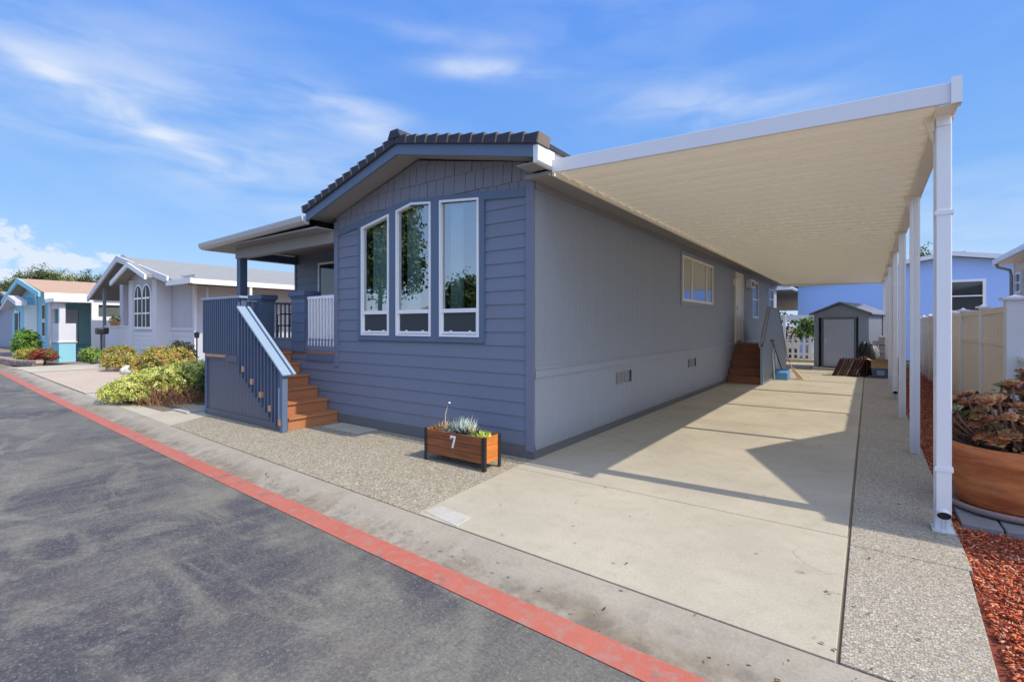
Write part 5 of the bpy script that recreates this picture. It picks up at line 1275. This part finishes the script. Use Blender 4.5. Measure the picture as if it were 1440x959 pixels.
def nz(scale, detail, rough, mp=(1, 1, 1), dist=0, rot=0):
    m = N.new('ShaderNodeMapping'); m.inputs['Scale'].default_value = mp; m.inputs['Rotation'].default_value = (0, 0, rot)
    cmb = N.new('ShaderNodeCombineXYZ'); Lk.new(az, cmb.inputs[0]); Lk.new(el, cmb.inputs[1])
    Lk.new(cmb.outputs[0], m.inputs[0])
    n = N.new('ShaderNodeTexNoise'); n.inputs['Scale'].default_value = scale; n.inputs['Detail'].default_value = detail
    n.inputs['Roughness'].default_value = rough; n.inputs['Distortion'].default_value = dist
    Lk.new(m.outputs[0], n.inputs['Vector']); return n.outputs['Fac']
def aze(px, py):
    t = (px-720)/690; a = math.atan(t); return a-YAW, math.atan((458-py)/690*math.cos(a))
def blob(px, py, wpx, hpx, ang):   # soft elliptical patch of the sky around a direction
    a0, e0 = aze(px, py); k = 1/690*math.cos(math.atan((px-720)/690))
    da = mt('SUBTRACT', az, a0); de = mt('SUBTRACT', el, e0); c_, s_ = math.cos(ang), math.sin(ang)
    u = mt('ADD', mt('MULTIPLY', da, c_), mt('MULTIPLY', de, s_)); w = mt('SUBTRACT', mt('MULTIPLY', de, c_), mt('MULTIPLY', da, s_))
    q = mt('ADD', mt('POWER', mt('ABSOLUTE', mt('DIVIDE', u, wpx*k)), 2), mt('POWER', mt('ABSOLUTE', mt('DIVIDE', w, hpx*k)), 2))
    return mt('EXPONENT', mt('MULTIPLY', q, -1))
wisp = nz(5, 7, .52, (1, 3.6, 1), .35, .35); wisp2 = nz(3, 6, .5, (1, 3, 1), .3, .2)
def sm(x_, a, b):
    m = N.new('ShaderNodeMapRange'); m.interpolation_type = 'SMOOTHSTEP'; Lk.new(x_, m.inputs[0]); m.inputs[1].default_value = a; m.inputs[2].default_value = b; return m.outputs[0]
acc = None
for (px, py, w_, h_, an, st_) in ((110, 128, 150, 15, -.38, .42), (230, 185, 130, 16, -.40, .28), (90, 120, 240, 75, -.25, .35), (465, 144, 95, 20, -.08, .55), (680, 97, 85, 13, -.03, .75), (525, 180, 50, 16, -.1, .45),
                                 (1000, 150, 150, 40, -.1, .5), (330, 170, 300, 90, -.2, .32), (430, 270, 260, 60, -.15, .25), (620, 50, 120, 10, -.05, .25), (1330, 330, 180, 90, 0, .35), (860, 30, 300, 50, .0, .15)):
    q = mt('MULTIPLY', blob(px, py, w_, h_, an), st_); acc = q if acc is None else mt('ADD', acc, q)
cir = mt('MULTIPLY', acc, sm(wisp, .25, .75))
gen = mt('MULTIPLY', sm(wisp2, .45, .9), .12)
puff = nz(34, 8, .6, (1, 1.4, 1), .2)
cum = None
for (px, py, w_, h_) in ((5, 350, 60, 34), (50, 362, 50, 28), (100, 368, 45, 17), (160, 364, 26, 10), (-60, 330, 90, 40), (70, 392, 130, 18)):
    q = blob(px, py, w_, h_, 0); cum = q if cum is None else mt('MAXIMUM', cum, q)
cumm = mt('MULTIPLY', sm(mt('ADD', cum, mt('MULTIPLY', mt('SUBTRACT', puff, .5), 2.2)), .46, .86), .85)
hz = mt('MULTIPLY', mt('EXPONENT', mt('MULTIPLY', mt('ABSOLUTE', el), -5.5)), .42)
cl = mt('MINIMUM', mt('ADD', mt('ADD', cir, gen), cumm), 1.)
hs = N.new('ShaderNodeHueSaturation'); hs.inputs['Saturation'].default_value = 1.13; hs.inputs['Value'].default_value = 1.2
Lk.new(sky.outputs[0], hs.inputs['Color'])
def mx(a, b, f):
    m = N.new('ShaderNodeMix'); m.data_type = 'RGBA'; Lk.new(f, m.inputs[0])
    for q, k in ((a, 6), (b, 7)):
        if hasattr(q, 'is_linked'): Lk.new(q, m.inputs[k])
        else: m.inputs[k].default_value = (*q, 1)
    return m.outputs[2]
gr = N.new('ShaderNodeValToRGB'); ge = gr.color_ramp.elements
for _ in range(3): ge.new(.5)
for k_, (p_, c_) in enumerate(((0, (.50, .69, .97)), (.10, (.36, .59, .96)), (.25, (.215, .47, .95)), (.52, (.125, .345, .97)), (1, (.10, .28, .85)))):
    ge[k_].position = p_; ge[k_].color = (*c_, 1)
Lk.new(Z, gr.inputs[0])
gs = N.new('ShaderNodeVectorMath'); gs.operation = 'SCALE'; Lk.new(gr.outputs[0], gs.inputs[0]); gs.inputs['Scale'].default_value = 1/.15
kk = N.new('ShaderNodeValue'); kk.outputs[0].default_value = .82
c1 = mx(hs.outputs[0], gs.outputs[0], kk.outputs[0])
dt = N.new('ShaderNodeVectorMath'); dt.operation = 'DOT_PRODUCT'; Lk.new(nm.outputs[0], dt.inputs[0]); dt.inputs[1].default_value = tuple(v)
glow = mt('ADD', mt('MULTIPLY', sm(dt.outputs['Value'], .46, 1.0), 1.7), mt('MULTIPLY', sm(mt('MULTIPLY', Y, -1), .05, .9), .25))  # extra sky brightness sunward and behind the camera, added to lift the shade
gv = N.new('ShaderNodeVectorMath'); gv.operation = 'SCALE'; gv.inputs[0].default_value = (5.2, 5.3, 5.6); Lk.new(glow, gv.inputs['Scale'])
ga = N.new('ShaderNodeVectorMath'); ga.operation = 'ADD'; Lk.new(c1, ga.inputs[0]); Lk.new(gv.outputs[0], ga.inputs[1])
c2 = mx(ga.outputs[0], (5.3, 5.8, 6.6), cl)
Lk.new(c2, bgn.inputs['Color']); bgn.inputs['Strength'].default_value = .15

S.view_settings.view_transform = 'Standard'; S.view_settings.look = 'None'; S.view_settings.exposure = 0; S.view_settings.gamma = 1
S.render.engine = 'CYCLES'; S.cycles.max_bounces = 8; S.cycles.transparent_max_bounces = 12
